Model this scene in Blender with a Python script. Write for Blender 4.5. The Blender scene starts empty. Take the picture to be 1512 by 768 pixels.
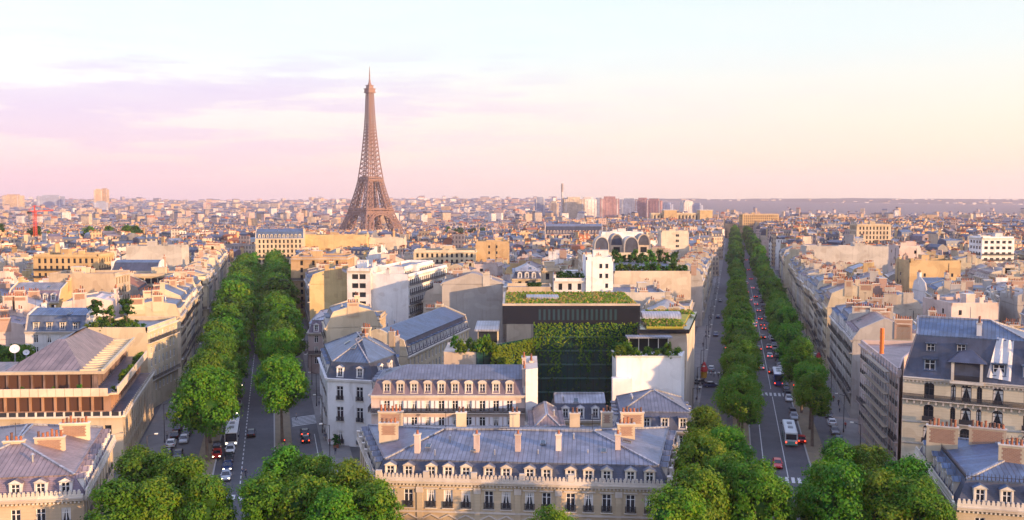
import bpy, bmesh, math, random
from mathutils import Vector, Matrix
R = math.radians
rng = random.Random(7)
sc = bpy.context.scene
COL = sc.collection

# ------------------------------------------------------------------ camera, sky, sun
CAM_Z, FOC, PITCH = 51.0, 1370.0, math.atan(90 / 1370.0)
cd = bpy.data.cameras.new('camera'); cam = bpy.data.objects.new('camera', cd); COL.objects.link(cam)
cam.location = (0, 0, CAM_Z); cam.rotation_euler = (math.pi / 2 - PITCH, 0, 0)
cd.sensor_width = 36; cd.lens = 36 * FOC / 1512; cd.clip_start = 1; cd.clip_end = 60000
sc.camera = cam
SUN_AZ, SUN_EL = R(126), R(7.6)          # clockwise from +Y (the view), so behind and to the right
SUN = Vector((math.sin(SUN_AZ) * math.cos(SUN_EL), math.cos(SUN_AZ) * math.cos(SUN_EL), math.sin(SUN_EL)))
ld = bpy.data.lights.new('sun', 'SUN'); sun = bpy.data.objects.new('sun', ld); COL.objects.link(sun)
ld.energy = 5.0; ld.angle = R(0.6); ld.color = (1.0, 0.60, 0.30)
sun.rotation_euler = (-SUN).to_track_quat('-Z', 'Y').to_euler(); sun.location = (300, -300, 300)
vs = sc.view_settings; vs.view_transform = 'Standard'; vs.look = 'None'; vs.gamma = 1; vs.exposure = 0.85
vs.use_curve_mapping = False
sc.cycles.max_bounces = 6; sc.cycles.transparent_max_bounces = 12; sc.cycles.volume_bounces = 0
sc.cycles.use_denoising = True; sc.cycles.sample_clamp_indirect = 5

W = bpy.data.worlds.new('World'); sc.world = W; W.use_nodes = True

class NT:
    """tiny node builder"""
    def __init__(s, tree): s.t = tree; s.n = tree.nodes; s.l = tree.links
    def node(s, typ, ins=None, **kw):
        n = s.n.new(typ)
        for k, v in kw.items(): setattr(n, k, v)
        for k, v in (ins or {}).items(): s.put(n.inputs[k], v)
        return n
    def put(s, sock, v):
        if isinstance(v, bpy.types.NodeSocket): s.l.new(v, sock)
        else:
            if isinstance(v, (tuple, list)) and len(v) == 3 and sock.type == 'RGBA': v = (*v, 1)
            sock.default_value = v
    def math(s, op, a, b=None, c=None, clamp=False):
        n = s.n.new('ShaderNodeMath'); n.operation = op; n.use_clamp = clamp
        s.put(n.inputs[0], a)
        if b is not None: s.put(n.inputs[1], b)
        if c is not None: s.put(n.inputs[2], c)
        return n.outputs[0]
    def mix(s, f, a, b, blend='MIX'):
        n = s.n.new('ShaderNodeMix'); n.data_type = 'RGBA'; n.blend_type = blend
        s.put(n.inputs[0], f); s.put(n.inputs[6], a); s.put(n.inputs[7], b)
        return n.outputs[2]
    def ramp(s, f, stops, interp='LINEAR'):
        n = s.n.new('ShaderNodeValToRGB'); n.color_ramp.interpolation = interp
        e = n.color_ramp.elements
        while len(e) < len(stops): e.new(0.5)
        for el, (p, c) in zip(e, stops):
            el.position = p; el.color = (*c, 1) if len(c) == 3 else c
        s.put(n.inputs[0], f); return n.outputs[0]
    def noise(s, vec, scale, detail=4, rough=0.55, out=0):
        n = s.node('ShaderNodeTexNoise', {'Scale': scale, 'Detail': detail, 'Roughness': rough})
        if vec is not None: s.put(n.inputs['Vector'], vec)
        return n.outputs[out]

def build_world():
    t = NT(W.node_tree); t.n.clear()
    sky = t.node('ShaderNodeTexSky', sky_type='NISHITA', sun_disc=False, sun_elevation=SUN_EL, sun_rotation=SUN_AZ,
                 air_density=1.2, dust_density=1.5, ozone_density=1.0)
    tc = t.node('ShaderNodeTexCoord')
    sep = t.node('ShaderNodeSeparateXYZ', {0: tc.outputs['Generated']})
    x, y, z = sep.outputs
    el = t.math('MAXIMUM', z, 0.0)
    az = t.math('ADD', t.math('MULTIPLY', x, 1.05), 0.5, clamp=True)
    hor = t.ramp(az, [(0.0, (.96, .66, .82)), (0.36, (1.0, .79, .77)), (0.54, (1.0, .85, .71)), (1.0, (1.0, .88, .66))])
    mid = t.ramp(az, [(0.0, (.90, .76, .95)), (0.45, (.99, .84, .88)), (1.0, (1.0, .93, .82))])
    top = t.ramp(az, [(0.0, (.79, .92, 1.0)), (0.5, (.82, .95, 1.0)), (1.0, (.88, .97, 1.0))])
    c = t.mix(t.ramp(el, [(0.0, (0, 0, 0)), (0.085, (1, 1, 1))]), hor, mid)
    c = t.mix(t.ramp(el, [(0.075, (0, 0, 0)), (0.17, (1, 1, 1))], 'EASE'), c, top)
    # long thin violet cloud bands, low in the sky, and soft white veils above
    sv = t.node('ShaderNodeCombineXYZ', {0: t.math('MULTIPLY', x, 5.5), 1: t.math('MULTIPLY', y, 2.0), 2: t.math('MULTIPLY', z, 44.0)}).outputs[0]
    n1 = t.noise(sv, 1.0, 8, 0.62)
    band = t.ramp(n1, [(0.44, (0, 0, 0)), (0.555, (1, 1, 1))])
    lim = t.ramp(el, [(0.02, (0, 0, 0)), (0.05, (.6, .6, .6)), (0.11, (1, 1, 1)), (0.18, (0, 0, 0))])
    left = t.ramp(az, [(0.0, (1, 1, 1)), (0.40, (.55, .55, .55)), (0.62, (.12, .12, .12)), (1.0, (0, 0, 0))])
    f = t.math('MULTIPLY', t.math('MULTIPLY', band, lim), t.math('MULTIPLY', left, 0.95))
    c = t.mix(f, c, (.60, .44, .90))
    sv2 = t.node('ShaderNodeCombineXYZ', {0: t.math('MULTIPLY', x, 3.0), 1: y, 2: t.math('MULTIPLY', z, 16.0)}).outputs[0]
    veil = t.ramp(t.noise(sv2, 1.6, 5, 0.6), [(0.45, (0, 0, 0)), (0.75, (1, 1, 1))])
    c = t.mix(t.math('MULTIPLY', veil, 0.30), c, (1.0, .95, .96))
    # the blue vault higher up, brightened above the frame as added fill light
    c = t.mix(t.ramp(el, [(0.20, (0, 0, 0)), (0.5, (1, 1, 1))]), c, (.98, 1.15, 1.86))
    c = t.mix(1.0, c, (.462, .462, .466), 'MULTIPLY')
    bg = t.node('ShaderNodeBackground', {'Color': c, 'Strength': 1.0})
    bg2 = t.node('ShaderNodeBackground', {'Color': sky.outputs[0], 'Strength': 0.05})
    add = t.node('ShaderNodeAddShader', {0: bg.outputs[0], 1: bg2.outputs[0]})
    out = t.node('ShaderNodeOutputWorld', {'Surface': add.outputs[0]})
build_world()

# pixel of the 1512 x 768 photograph at a chosen depth -> metres
def X(u, y):
    return (u - 756) / FOC * (y * math.cos(PITCH))
def Z(v, y):
    b = -(v - 384) / FOC
    return CAM_Z + y * (-math.sin(PITCH) + b * math.cos(PITCH)) / (math.cos(PITCH) + b * math.sin(PITCH))

# ------------------------------------------------------------------ materials
MATS = {}
def new_mat(name):
    m = bpy.data.materials.new(name); m.use_nodes = True
    t = NT(m.node_tree); p = t.n['Principled BSDF']; return m, t, p
def lin(h):
    h = h.lstrip('#'); v = [int(h[i:i + 2], 16) / 255 for i in (0, 2, 4)]
    return tuple(c / 12.92 if c <= .04045 else ((c + .055) / 1.055) ** 2.4 for c in v)
def m_plain(name, c, rough=.6, metal=0, emit=None, es=0, spec=.5):
    if name in MATS: return MATS[name]
    m, t, p = new_mat(name)
    p.inputs['Base Color'].default_value = (*c, 1); p.inputs['Roughness'].default_value = rough
    p.inputs['Metallic'].default_value = metal; p.inputs['Specular IOR Level'].default_value = spec
    if emit: p.inputs['Emission Color'].default_value = (*emit, 1); p.inputs['Emission Strength'].default_value = es
    MATS[name] = m; return m
def m_wall(name, c, streak=.55, joints=False, far=False):
    """rendered stone or plaster with blotches, rain streaks and a little change from house to house"""
    if name in MATS: return MATS[name]
    m, t, p = new_mat(name)
    tc = t.node('ShaderNodeTexCoord'); ob = tc.outputs['Object']
    oi = t.node('ShaderNodeObjectInfo').outputs['Random']
    g = t.node('ShaderNodeNewGeometry').outputs['Position']
    n1 = t.noise(g, .16, 4, .6); n2 = t.noise(g, 1.7, 4, .65)
    mp = t.node('ShaderNodeMapping', {'Vector': g, 'Scale': (1.1, 1.1, .07)})
    n3 = t.noise(mp.outputs[0], 1.0, 4, .6)
    base = t.mix(t.ramp(n1, [(.3, (0, 0, 0)), (.72, (1, 1, 1))]), tuple(v * .82 for v in c), tuple(min(.85, v * 1.12) for v in c))
    base = t.mix(t.math('MULTIPLY', t.ramp(n3, [(.52, (0, 0, 0)), (.75, (1, 1, 1))]), streak), base, tuple(v * f for v, f in zip(c, (.55, .52, .5))))
    pz = t.node('ShaderNodeMapping', {'Vector': g, 'Scale': (.16, .16, .22)}); pn = t.noise(pz.outputs[0], 1.0, 1.5, .4)
    base = t.mix(t.math('MULTIPLY', t.ramp(pn, [(.57, (0, 0, 0)), (.585, (1, 1, 1))]), .42), base, tuple(min(.8, v * 1.15 + .03) for v in c))
    base = t.mix(t.math('MULTIPLY', t.ramp(pn, [(.38, (1, 1, 1)), (.395, (0, 0, 0))]), .42), base, (c[0] * .66, c[1] * .60, c[2] * .56))
    base = t.mix(t.math('MULTIPLY', n2, .25), base, tuple(v * .7 for v in c))
    hv = t.node('ShaderNodeHueSaturation', {'Color': base, 'Value': t.math('ADD', t.math('MULTIPLY', oi, .3), .86),
                                            'Hue': t.math('ADD', t.math('MULTIPLY', oi, .02), .49)})
    colr = hv.outputs[0]
    if joints:
        sp = t.node('ShaderNodeSeparateXYZ', {0: g})
        fr = t.math('FRACT', t.math('MULTIPLY', sp.outputs[2], 1 / .45))
        ln = t.math('LESS_THAN', fr, .09)
        colr = t.mix(t.math('MULTIPLY', ln, .3), colr, tuple(v * .45 for v in c))
    if far:
        colr = window_pattern(t, g, colr, oi)
    t.put(p.inputs['Base Color'], colr); p.inputs['Roughness'].default_value = .85
    bp = t.node('ShaderNodeBump', {'Height': n2, 'Strength': .25, 'Distance': .05}); t.put(p.inputs['Normal'], bp.outputs[0])
    MATS[name] = m; return m
def window_pattern(t, g, colr, oi):
    ge = t.node('ShaderNodeNewGeometry')
    nr = ge.outputs['Normal']
    cr = t.node('ShaderNodeVectorMath', {0: nr, 1: (0, 0, 1)}, operation='CROSS_PRODUCT').outputs[0]
    s = t.node('ShaderNodeVectorMath', {0: g, 1: cr}, operation='DOT_PRODUCT').outputs['Value']
    z = t.node('ShaderNodeSeparateXYZ', {0: g}).outputs[2]
    a = t.math('FRACT', t.math('MULTIPLY', s, 1 / 2.6)); b = t.math('FRACT', t.math('MULTIPLY', z, 1 / 3.1))
    w = t.math('MULTIPLY', t.math('GREATER_THAN', a, .55), t.math('GREATER_THAN', b, .42))
    nz = t.math('ABSOLUTE', t.node('ShaderNodeSeparateXYZ', {0: nr}).outputs[2])
    w = t.math('MULTIPLY', w, t.math('LESS_THAN', nz, .3))
    blank = t.math('GREATER_THAN', t.noise(g, .045, 2), .46)
    return t.mix(t.math('MULTIPLY', w, t.math('MULTIPLY', blank, .8)), colr, (.05, .05, .065))
def m_zinc(name, c, seam=.62, rough=.42, slate=False, seamk=.75):
    """standing seam sheet (or slate courses): seams follow the fall of each slope"""
    if name in MATS: return MATS[name]
    m, t, p = new_mat(name)
    tc = t.node('ShaderNodeTexCoord'); ob = tc.outputs['Object']
    ge = t.node('ShaderNodeNewGeometry')
    vt = t.node('ShaderNodeVectorTransform', {0: ge.outputs['Normal']}, vector_type='NORMAL', convert_from='WORLD', convert_to='OBJECT')
    ns = t.node('ShaderNodeSeparateXYZ', {0: vt.outputs[0]}); ps = t.node('ShaderNodeSeparateXYZ', {0: ob})
    pick = t.math('GREATER_THAN', t.math('ABSOLUTE', ns.outputs[0]), t.math('ABSOLUTE', ns.outputs[1]))
    co = t.node('ShaderNodeMix', {0: pick, 2: ps.outputs[0], 3: ps.outputs[1]}).outputs[0]
    oi = t.node('ShaderNodeObjectInfo').outputs['Random']
    g = ge.outputs['Position']
    n1 = t.noise(g, .35, 5, .6); n2 = t.noise(g, 2.6, 3, .6)
    cell = t.math('FLOOR', t.math('MULTIPLY', co, 1 / seam))
    wn = t.node('ShaderNodeTexWhiteNoise', {'W': t.math('ADD', cell, t.math('MULTIPLY', oi, 57.0))}, noise_dimensions='1D').outputs[0]
    base = t.mix(t.ramp(n1, [(.34, (0, 0, 0)), (.66, (1, 1, 1))]), tuple(v * .60 for v in c), tuple(min(.7, v * 1.38) for v in c))
    base = t.mix(t.math('MULTIPLY', wn, .36), base, tuple(v * 1.45 for v in c))
    dn2 = t.math('FLOOR', t.math('MULTIPLY', t.math('ADD', ps.outputs[1], t.math('MULTIPLY', ps.outputs[2], 1.3)), 1 / 2.1))
    wn2 = t.node('ShaderNodeTexWhiteNoise', {'Vector': t.node('ShaderNodeCombineXYZ', {0: cell, 1: dn2, 2: oi}).outputs[0]}, noise_dimensions='3D').outputs[0]
    base = t.mix(t.math('MULTIPLY', t.math('GREATER_THAN', wn2, .84), .22), base, tuple(v * .55 for v in c))
    base = t.mix(t.math('MULTIPLY', t.math('LESS_THAN', wn2, .07), .25), base, tuple(min(.6, v * 2.0) for v in c))
    mp = t.node('ShaderNodeMapping', {'Vector': g, 'Scale': (.9, .9, .25)})
    base = t.mix(t.math('MULTIPLY', t.ramp(t.noise(mp.outputs[0], 1.3, 5, .7), [(.5, (0, 0, 0)), (.7, (1, 1, 1))]), .45), base, (c[0] * .75, c[1] * .66, c[2] * .6))
    rust = t.ramp(t.noise(g, .9, 5, .7), [(.62, (0, 0, 0)), (.74, (1, 1, 1))])
    base = t.mix(t.math('MULTIPLY', rust, .35), base, (c[0] * .8 + .02, c[1] * .62, c[2] * .5))
    if slate:
        zr = t.math('FRACT', t.math('MULTIPLY', ps.outputs[2], 1 / .22))
        ln = t.math('MULTIPLY', t.math('LESS_THAN', zr, .22), .35)
    else:
        fr = t.math('FRACT', t.math('MULTIPLY', co, 1 / seam))
        ln = t.math('MULTIPLY', t.math('LESS_THAN', fr, .16), seamk)
    base = t.mix(ln, base, tuple(v * .35 for v in c))
    hv = t.node('ShaderNodeHueSaturation', {'Color': base, 'Value': t.math('ADD', t.math('MULTIPLY', oi, .4), .8)})
    t.put(p.inputs['Base Color'], hv.outputs[0])
    t.put(p.inputs['Roughness'], t.math('ADD', t.math('MULTIPLY', n2, .3), rough - .12))
    bp = t.node('ShaderNodeBump', {'Height': t.math('ADD', t.math('MULTIPLY', ln, 1.0), t.math('MULTIPLY', n2, .25)), 'Strength': .5, 'Distance': .06})
    t.put(p.inputs['Normal'], bp.outputs[0])
    MATS[name] = m; return m
def m_leaf(name, c1, c2, c3, trans=.45):
    m, t, p = new_mat(name); t.n.remove(p)
    ge = t.node('ShaderNodeNewGeometry'); oi = t.node('ShaderNodeObjectInfo').outputs['Random']
    rpi = ge.outputs['Random Per Island']
    n = t.noise(ge.outputs['Position'], .38, 3, .6)
    c = t.mix(t.ramp(n, [(.36, (0, 0, 0)), (.64, (1, 1, 1))]), c1, c2)
    c = t.mix(t.math('MULTIPLY', t.math('POWER', rpi, 2.0), .5), c, c3)
    c = t.node('ShaderNodeHueSaturation', {'Color': c, 'Value': t.math('ADD', t.math('MULTIPLY', oi, .45), .78),
               'Hue': t.math('ADD', t.math('MULTIPLY', oi, .03), .485)}).outputs[0]
    d = t.node('ShaderNodeBsdfPrincipled', {'Base Color': c, 'Roughness': .55, 'Specular IOR Level': .3})
    tr = t.node('ShaderNodeBsdfTranslucent', {'Color': c})
    mx = t.node('ShaderNodeMixShader', {0: trans, 1: d.outputs[0], 2: tr.outputs[0]})
    t.put(t.n['Material Output'].inputs[0], mx.outputs[0])
    MATS[name] = m; return m
def m_mottle(name, c1, c2, scale=.5, rough=.85, bump=.3, c3=None):
    if name in MATS: return MATS[name]
    m, t, p = new_mat(name)
    g = t.node('ShaderNodeNewGeometry').outputs['Position']
    n = t.noise(g, scale, 6, .65); n2 = t.noise(g, scale * 9, 3, .6)
    c = t.mix(t.ramp(n, [(.35, (0, 0, 0)), (.66, (1, 1, 1))]), c1, c2)
    if c3: c = t.mix(t.ramp(n2, [(.55, (0, 0, 0)), (.7, (1, 1, 1))]), c, c3)
    else: c = t.mix(t.math('MULTIPLY', n2, .3), c, tuple(v * .55 for v in c1))
    t.put(p.inputs['Base Color'], c); p.inputs['Roughness'].default_value = rough
    bp = t.node('ShaderNodeBump', {'Height': n2, 'Strength': bump, 'Distance': .1}); t.put(p.inputs['Normal'], bp.outputs[0])
    MATS[name] = m; return m
def m_brick(name, c1, c2, mort, sc_=1.0):
    if name in MATS: return MATS[name]
    m, t, p = new_mat(name)
    tc = t.node('ShaderNodeTexCoord')
    sp = t.node('ShaderNodeSeparateXYZ', {0: tc.outputs['Object']})
    cb = t.node('ShaderNodeCombineXYZ', {0: t.math('ADD', sp.outputs[0], sp.outputs[1]), 1: sp.outputs[2]})
    b = t.node('ShaderNodeTexBrick', {'Vector': cb.outputs[0], 'Color1': c1, 'Color2': c2, 'Mortar': mort, 'Scale': sc_, 'Mortar Size': .02,
                                      'Brick Width': .44, 'Row Height': .16})
    g = t.node('ShaderNodeNewGeometry').outputs['Position']
    c = t.mix(t.math('MULTIPLY', t.noise(g, .7, 4), .5), b.outputs[0], tuple(v * .6 for v in c1))
    t.put(p.inputs['Base Color'], c); p.inputs['Roughness'].default_value = .9
    MATS[name] = m; return m
def m_rail(name, c=(.03, .03, .035), dens=.6):
    m, t, p = new_mat(name)
    p.inputs['Base Color'].default_value = (*c, 1)
    ge = t.node('ShaderNodeNewGeometry')
    cr = t.node('ShaderNodeVectorMath', {0: ge.outputs['Normal'], 1: (0, 0, 1)}, operation='CROSS_PRODUCT').outputs[0]
    s = t.node('ShaderNodeVectorMath', {0: ge.outputs['Position'], 1: cr}, operation='DOT_PRODUCT').outputs['Value']
    a = t.math('LESS_THAN', t.math('FRACT', t.math('MULTIPLY', s, 1 / .14)), dens)
    tr = t.node('ShaderNodeBsdfTransparent')
    mx = t.node('ShaderNodeMixShader', {0: a, 1: tr.outputs[0], 2: p.outputs[0]})
    t.put(t.n['Material Output'].inputs[0], mx.outputs[0]); MATS[name] = m; return m

WALLC = {'cream': (.50, .41, .28), 'grey stone': (.40, .37, .33), 'white': (.66, .64, .62), 'pale pink': (.54, .43, .38),
         'ochre': (.48, .34, .17), 'beige': (.52, .44, .34)}
WALL = {k: m_wall('wall_' + k.replace(' ', '_'), c) for k, c in WALLC.items()}
ASHLAR = m_wall('ashlar', (.52, .42, .27), .3, joints=True)
FARWALL = [m_wall('far_wall_%d' % i, c, far=True) for i, c in enumerate([(.52, .42, .30), (.42, .37, .32), (.66, .62, .58), (.52, .38, .32), (.50, .35, .2), (.36, .30, .27)])]
ROOFC = {'grey zinc': m_zinc('zinc_grey', (.098, .110, .148)), 'blue zinc': m_zinc('zinc_blue', (.058, .092, .155)), 'pale zinc': m_zinc('zinc_pale', (.20, .207, .235)),
         'brownish zinc': m_zinc('zinc_warm', (.165, .125, .125)), 'terracotta tile': m_mottle('tile', (.30, .12, .06), (.22, .09, .05), .8)}
SLATE = m_zinc('slate', (.040, .050, .085), slate=True, rough=.42)
SLATEP = m_zinc('slate_purple', (.13, .10, .13), slate=True, rough=.5)
BRONZE = m_zinc('bronze_sheet', (.20, .14, .13), seam=.8, rough=.5)
GLASS = m_plain('window_glass', (.018, .022, .030), .12, 0, spec=.6)
GLASSB = m_plain('blue_glass', (.02, .045, .06), .08, 0, spec=.7)
WHITE = m_plain('white_paint', (.72, .71, .69), .5)
STONE = m_wall('trim_stone', (.56, .50, .42), .45)
POT = m_mottle('terracotta', (.36, .13, .06), (.22, .08, .045), 3)
POTD = m_mottle('sooty_pot', (.16, .07, .05), (.08, .05, .04), 3)
BRICK = m_brick('brick', (.34, .18, .11), (.25, .13, .085), (.38, .31, .24))
BRICKP = m_brick('pale_brick', (.42, .26, .19), (.36, .22, .16), (.42, .36, .3))
RAIL = m_rail('iron_railing')
IRON = m_plain('dark_iron', (.025, .025, .03), .5)
STEEL = m_plain('steel', (.35, .36, .38), .35, .6)
CURT = m_plain('curtain', (.55, .52, .48), .9)
SHUT = m_plain('shutter', (.70, .66, .66), .6)
LEAF = m_leaf('leaf', (.036, .155, .006), (.080, .225, .008), (.20, .28, .012))
LEAFY = m_leaf('leaf_yellow', (.060, .17, .006), (.14, .24, .008), (.30, .29, .012))
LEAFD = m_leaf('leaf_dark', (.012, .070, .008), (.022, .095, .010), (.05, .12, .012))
BARK = m_mottle('bark', (.10, .07, .05), (.16, .12, .09), 1.5)

# ------------------------------------------------------------------ mesh builder and objects
class MB:
    def __init__(s, mats): s.v = []; s.f = []; s.m = []; s.mats = list(mats); s.ix = {m.name: i for i, m in enumerate(s.mats)}
    def mi(s, m):
        if m.name not in s.ix: s.ix[m.name] = len(s.mats); s.mats.append(m)
        return s.ix[m.name]
    def face(s, pts, m):
        n = len(s.v); s.v.extend(tuple(p) for p in pts); s.f.append(tuple(range(n, n + len(pts)))); s.m.append(s.mi(m))
    def prism(s, poly, z0, z1, m, top=None, bottom=True):
        k = len(poly)
        for i in range(k):
            a, b = poly[i], poly[(i + 1) % k]
            s.face([(a[0], a[1], z0), (b[0], b[1], z0), (b[0], b[1], z1), (a[0], a[1], z1)], m)
        s.face([(p[0], p[1], z1) for p in poly], top or m)
        if bottom: s.face([(p[0], p[1], z0) for p in reversed(poly)], m)
    def box(s, x0, y0, z0, x1, y1, z1, m, top=None):
        s.prism([(x0, y0), (x1, y0), (x1, y1), (x0, y1)], z0, z1, m, top)
    def obox(s, p0, p1, thick, z0, z1, m, out=0.0, top=None):
        """box along the edge p0-p1, from 'out' outside the edge inwards by thick"""
        d = Vector((p1[0] - p0[0], p1[1] - p0[1])); L = d.length or 1; d /= L; n = Vector((d.y, -d.x))
        a = Vector(p0) + n * out; b = Vector(p1) + n * out
        s.prism([tuple(a), tuple(b), tuple(b - n * thick), tuple(a - n * thick)], z0, z1, m, top)
    def bar(s, a, b, w, m, w2=None):
        a = Vector(a); b = Vector(b); d = b - a
        if d.length < 1e-6: return
        q = d.to_track_quat('Z', 'Y'); w2 = w2 or w
        ca = [a + q @ Vector((sx * w / 2, sy * w / 2, 0)) for sx, sy in ((-1, -1), (1, -1), (1, 1), (-1, 1))]
        cb = [b + q @ Vector((sx * w2 / 2, sy * w2 / 2, 0)) for sx, sy in ((-1, -1), (1, -1), (1, 1), (-1, 1))]
        for i in range(4):
            j = (i + 1) % 4; s.face([ca[i], ca[j], cb[j], cb[i]], m)
        s.face(cb, m); s.face(ca[::-1], m)
    def tube(s, a, b, r0, r1, m, n=8, cap=True):
        a = Vector(a); b = Vector(b); q = (b - a).to_track_quat('Z', 'Y')
        A = [a + q @ Vector((math.cos(2 * math.pi * i / n) * r0, math.sin(2 * math.pi * i / n) * r0, 0)) for i in range(n)]
        B = [b + q @ Vector((math.cos(2 * math.pi * i / n) * r1, math.sin(2 * math.pi * i / n) * r1, 0)) for i in range(n)]
        for i in range(n):
            j = (i + 1) % n; s.face([A[i], A[j], B[j], B[i]], m)
        if cap: s.face(B, m); s.face(A[::-1], m)
    def mesh(s, name, smooth=False):
        me = bpy.data.meshes.new(name); me.from_pydata(s.v, [], s.f)
        for m in s.mats: me.materials.append(m)
        me.polygons.foreach_set('material_index', s.m)
        if smooth: me.polygons.foreach_set('use_smooth', [True] * len(s.f))
        me.update(); return me
    def build(s, name, parent=None, smooth=False, loc=None, rz=0):
        o = bpy.data.objects.new(name, s.mesh(name, smooth)); COL.objects.link(o)
        if parent: o.parent = parent
        if loc: o.location = loc
        o.rotation_euler.z = rz
        return o
def tag(o, label=None, cat=None, group=None, kind=None):
    for k, v in (('label', label), ('category', cat), ('group', group), ('kind', kind)):
        if v: o[k] = v
    return o
def empty(name, loc, rz=0):
    o = bpy.data.objects.new(name, None); COL.objects.link(o); o.location = loc; o.rotation_euler.z = rz; o.empty_display_size = .5
    return o
def put(mesh, name, parent, loc, rz=0, scale=None):
    o = bpy.data.objects.new(name, mesh); COL.objects.link(o); o.parent = parent; o.location = loc; o.rotation_euler.z = rz
    if scale: o.scale = scale
    return o
CH = {}
def copy_tree(o, parent=None):
    c = o.copy(); COL.objects.link(c); c.parent = parent
    for ch in KIDS.get(o.name, []) if o.name in KIDS else o.children: copy_tree(ch, c)
    return c
KIDS = {}
def remember(o):
    KIDS[o.name] = list(o.children)
    for c in o.children: remember(c)
def ordn(n):
    return '%d%s' % (n, 'th' if 10 <= n % 100 <= 20 else {1: 'st', 2: 'nd', 3: 'rd'}.get(n % 10, 'th'))

def inset(poly, ds):
    k = len(poly); L = []
    for i in range(k):
        a = Vector(poly[i][:2]); b = Vector(poly[(i + 1) % k][:2]); d = (b - a).normalized(); n = Vector((-d.y, d.x))
        L.append((a + n * ds[i], d))
    out = []
    for i in range(k):
        p, d = L[i - 1]; q, e = L[i]; den = d.x * e.y - d.y * e.x
        if abs(den) < 1e-6: out.append(tuple(q)); continue
        t = ((q.x - p.x) * e.y - (q.y - p.y) * e.x) / den
        out.append(tuple(p + d * t))
    return out

# ------------------------------------------------------------------ shared small parts: windows, dormers, chimneys
PROTO = {}
def win_mesh(w, h, kind):
    k = ('win', round(w, 2), round(h, 2), kind)
    if k in PROTO: return PROTO[k]
    fr = {'dark': IRON}.get(kind, WHITE)
    mb = MB([fr, GLASS, CURT]); t = .09
    mb.box(-w / 2, -.05, 0, -w / 2 + t, .05, h, fr); mb.box(w / 2 - t, -.05, 0, w / 2, .05, h, fr)
    mb.box(-w / 2 + t, -.05, h - t, w / 2 - t, .05, h, fr); mb.box(-w / 2 + t, -.05, 0, w / 2 - t, .05, t, fr)
    mb.box(-.06, -.055, t, .06, .055, h - t, fr); mb.box(-w / 2 + t, -.045, h * .72, w / 2 - t, .045, h * .72 + .07, fr)
    if kind == 'rail':
        mb.box(-w / 2 - .1, -.34, .0, w / 2 + .1, -.30, .85, RAIL); mb.box(-w / 2 - .1, -.36, .85, w / 2 + .1, -.28, .91, IRON)
        mb.box(-w / 2 - .2, -.38, -.16, w / 2 + .2, -.06, -.02, STONE)
    if kind == 'shut':
        for sx in (-1, 1):
            mb.box(sx * (w / 2 + .32) - .3, -.30, .02, sx * (w / 2 + .32) + .3, -.255, h, SHUT)
    me = mb.mesh('window'); 
    gb = MB([GLASS, CURT]); gb.box(-w / 2 + t, .0, t, w / 2 - t, .03, h - t, GLASS)
    cb = rng.random()
    pm = gb.mesh('pane')
    cu = MB([GLASS, CURT]); cu.box(-w / 2 + t, .0, t, w / 2 - t, .03, h - t, GLASS)
    for sx in (-1, 1):
        cu.face([(sx * (w / 2 - t), -.004, h - t), (sx * .08, -.004, h - t), (sx * (w / 2 - t - .15), -.004, h * .35), (sx * (w / 2 - t), -.004, t)], CURT)
    pm2 = cu.mesh('pane')
    PROTO[k] = (me, pm, pm2); return PROTO[k]
def add_window(parent, p, rz, w, h, kind='plain'):
    me, pm, pm2 = win_mesh(w, h, kind)
    o = put(me, 'window', parent, p, rz); put(pm2 if rng.random() < .45 else pm, 'pane', o, (0, 0, 0)); return o
def dormer_mesh(style, w, h, rm, sm):
    """dormer: front at local y=0 facing -y, base z=0; its cheeks run back into the slope"""
    k = ('dor', style, round(w, 2), round(h, 2), rm.name, sm.name)
    if k in PROTO: return PROTO[k]
    mb = MB([sm, rm, GLASS, WHITE]); b = .22; D = 2.2
    mb.box(-w / 2 - b, 0, 0, -w / 2, D, h, sm); mb.box(w / 2, 0, 0, w / 2 + b, D, h, sm)
    mb.box(-w / 2, .02, h - .18, w / 2, D, h, sm); mb.box(-w / 2 - b - .06, -.1, -.12, w / 2 + b + .06, .3, 0, sm)
    mb.box(-w / 2, .16, 0, w / 2, .19, h - .18, GLASS)
    for xx in (-w / 2 + .04, 0, w / 2 - .04): mb.box(xx - .05, .10, 0, xx + .05, .158, h - .18, WHITE)
    mb.box(-w / 2, .105, h * .58, w / 2, .155, h * .58 + .07, WHITE)
    W2 = w / 2 + b + .16
    if style == 'pediment':
        rh = .5
        for z0, m in ((h, sm),):
            mb.face([(-W2, -.12, h), (W2, -.12, h), (0, -.12, h + rh)], sm)
        mb.face([(-W2, -.16, h - .02), (0, -.16, h + rh), (0, D, h + rh), (-W2, D, h - .02)], rm)
        mb.face([(W2, -.16, h - .02), (W2, D, h - .02), (0, D, h + rh), (0, -.16, h + rh)], rm)
        mb.face([(-W2, -.16, h - .02), (-W2, D, h - .02), (W2, D, h - .02), (W2, -.16, h - .02)], sm)
    elif style == 'round':
        n = 8; pts = [(math.cos(math.pi * i / n) * -W2, h + math.sin(math.pi * i / n) * .62) for i in range(n + 1)]
        mb.face([(x, -.12, z) for x, z in reversed(pts)][::-1], sm)
        for (x0, z0), (x1, z1) in zip(pts, pts[1:]):
            mb.face([(x0, -.14, z0 + .02), (x1, -.14, z1 + .02), (x1, D, z1 + .02), (x0, D, z0 + .02)], rm)
    else:
        mb.box(-W2, -.22, h, W2, D, h + .16, rm)
    PROTO[k] = mb.mesh('dormer'); return PROTO[k]
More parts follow.
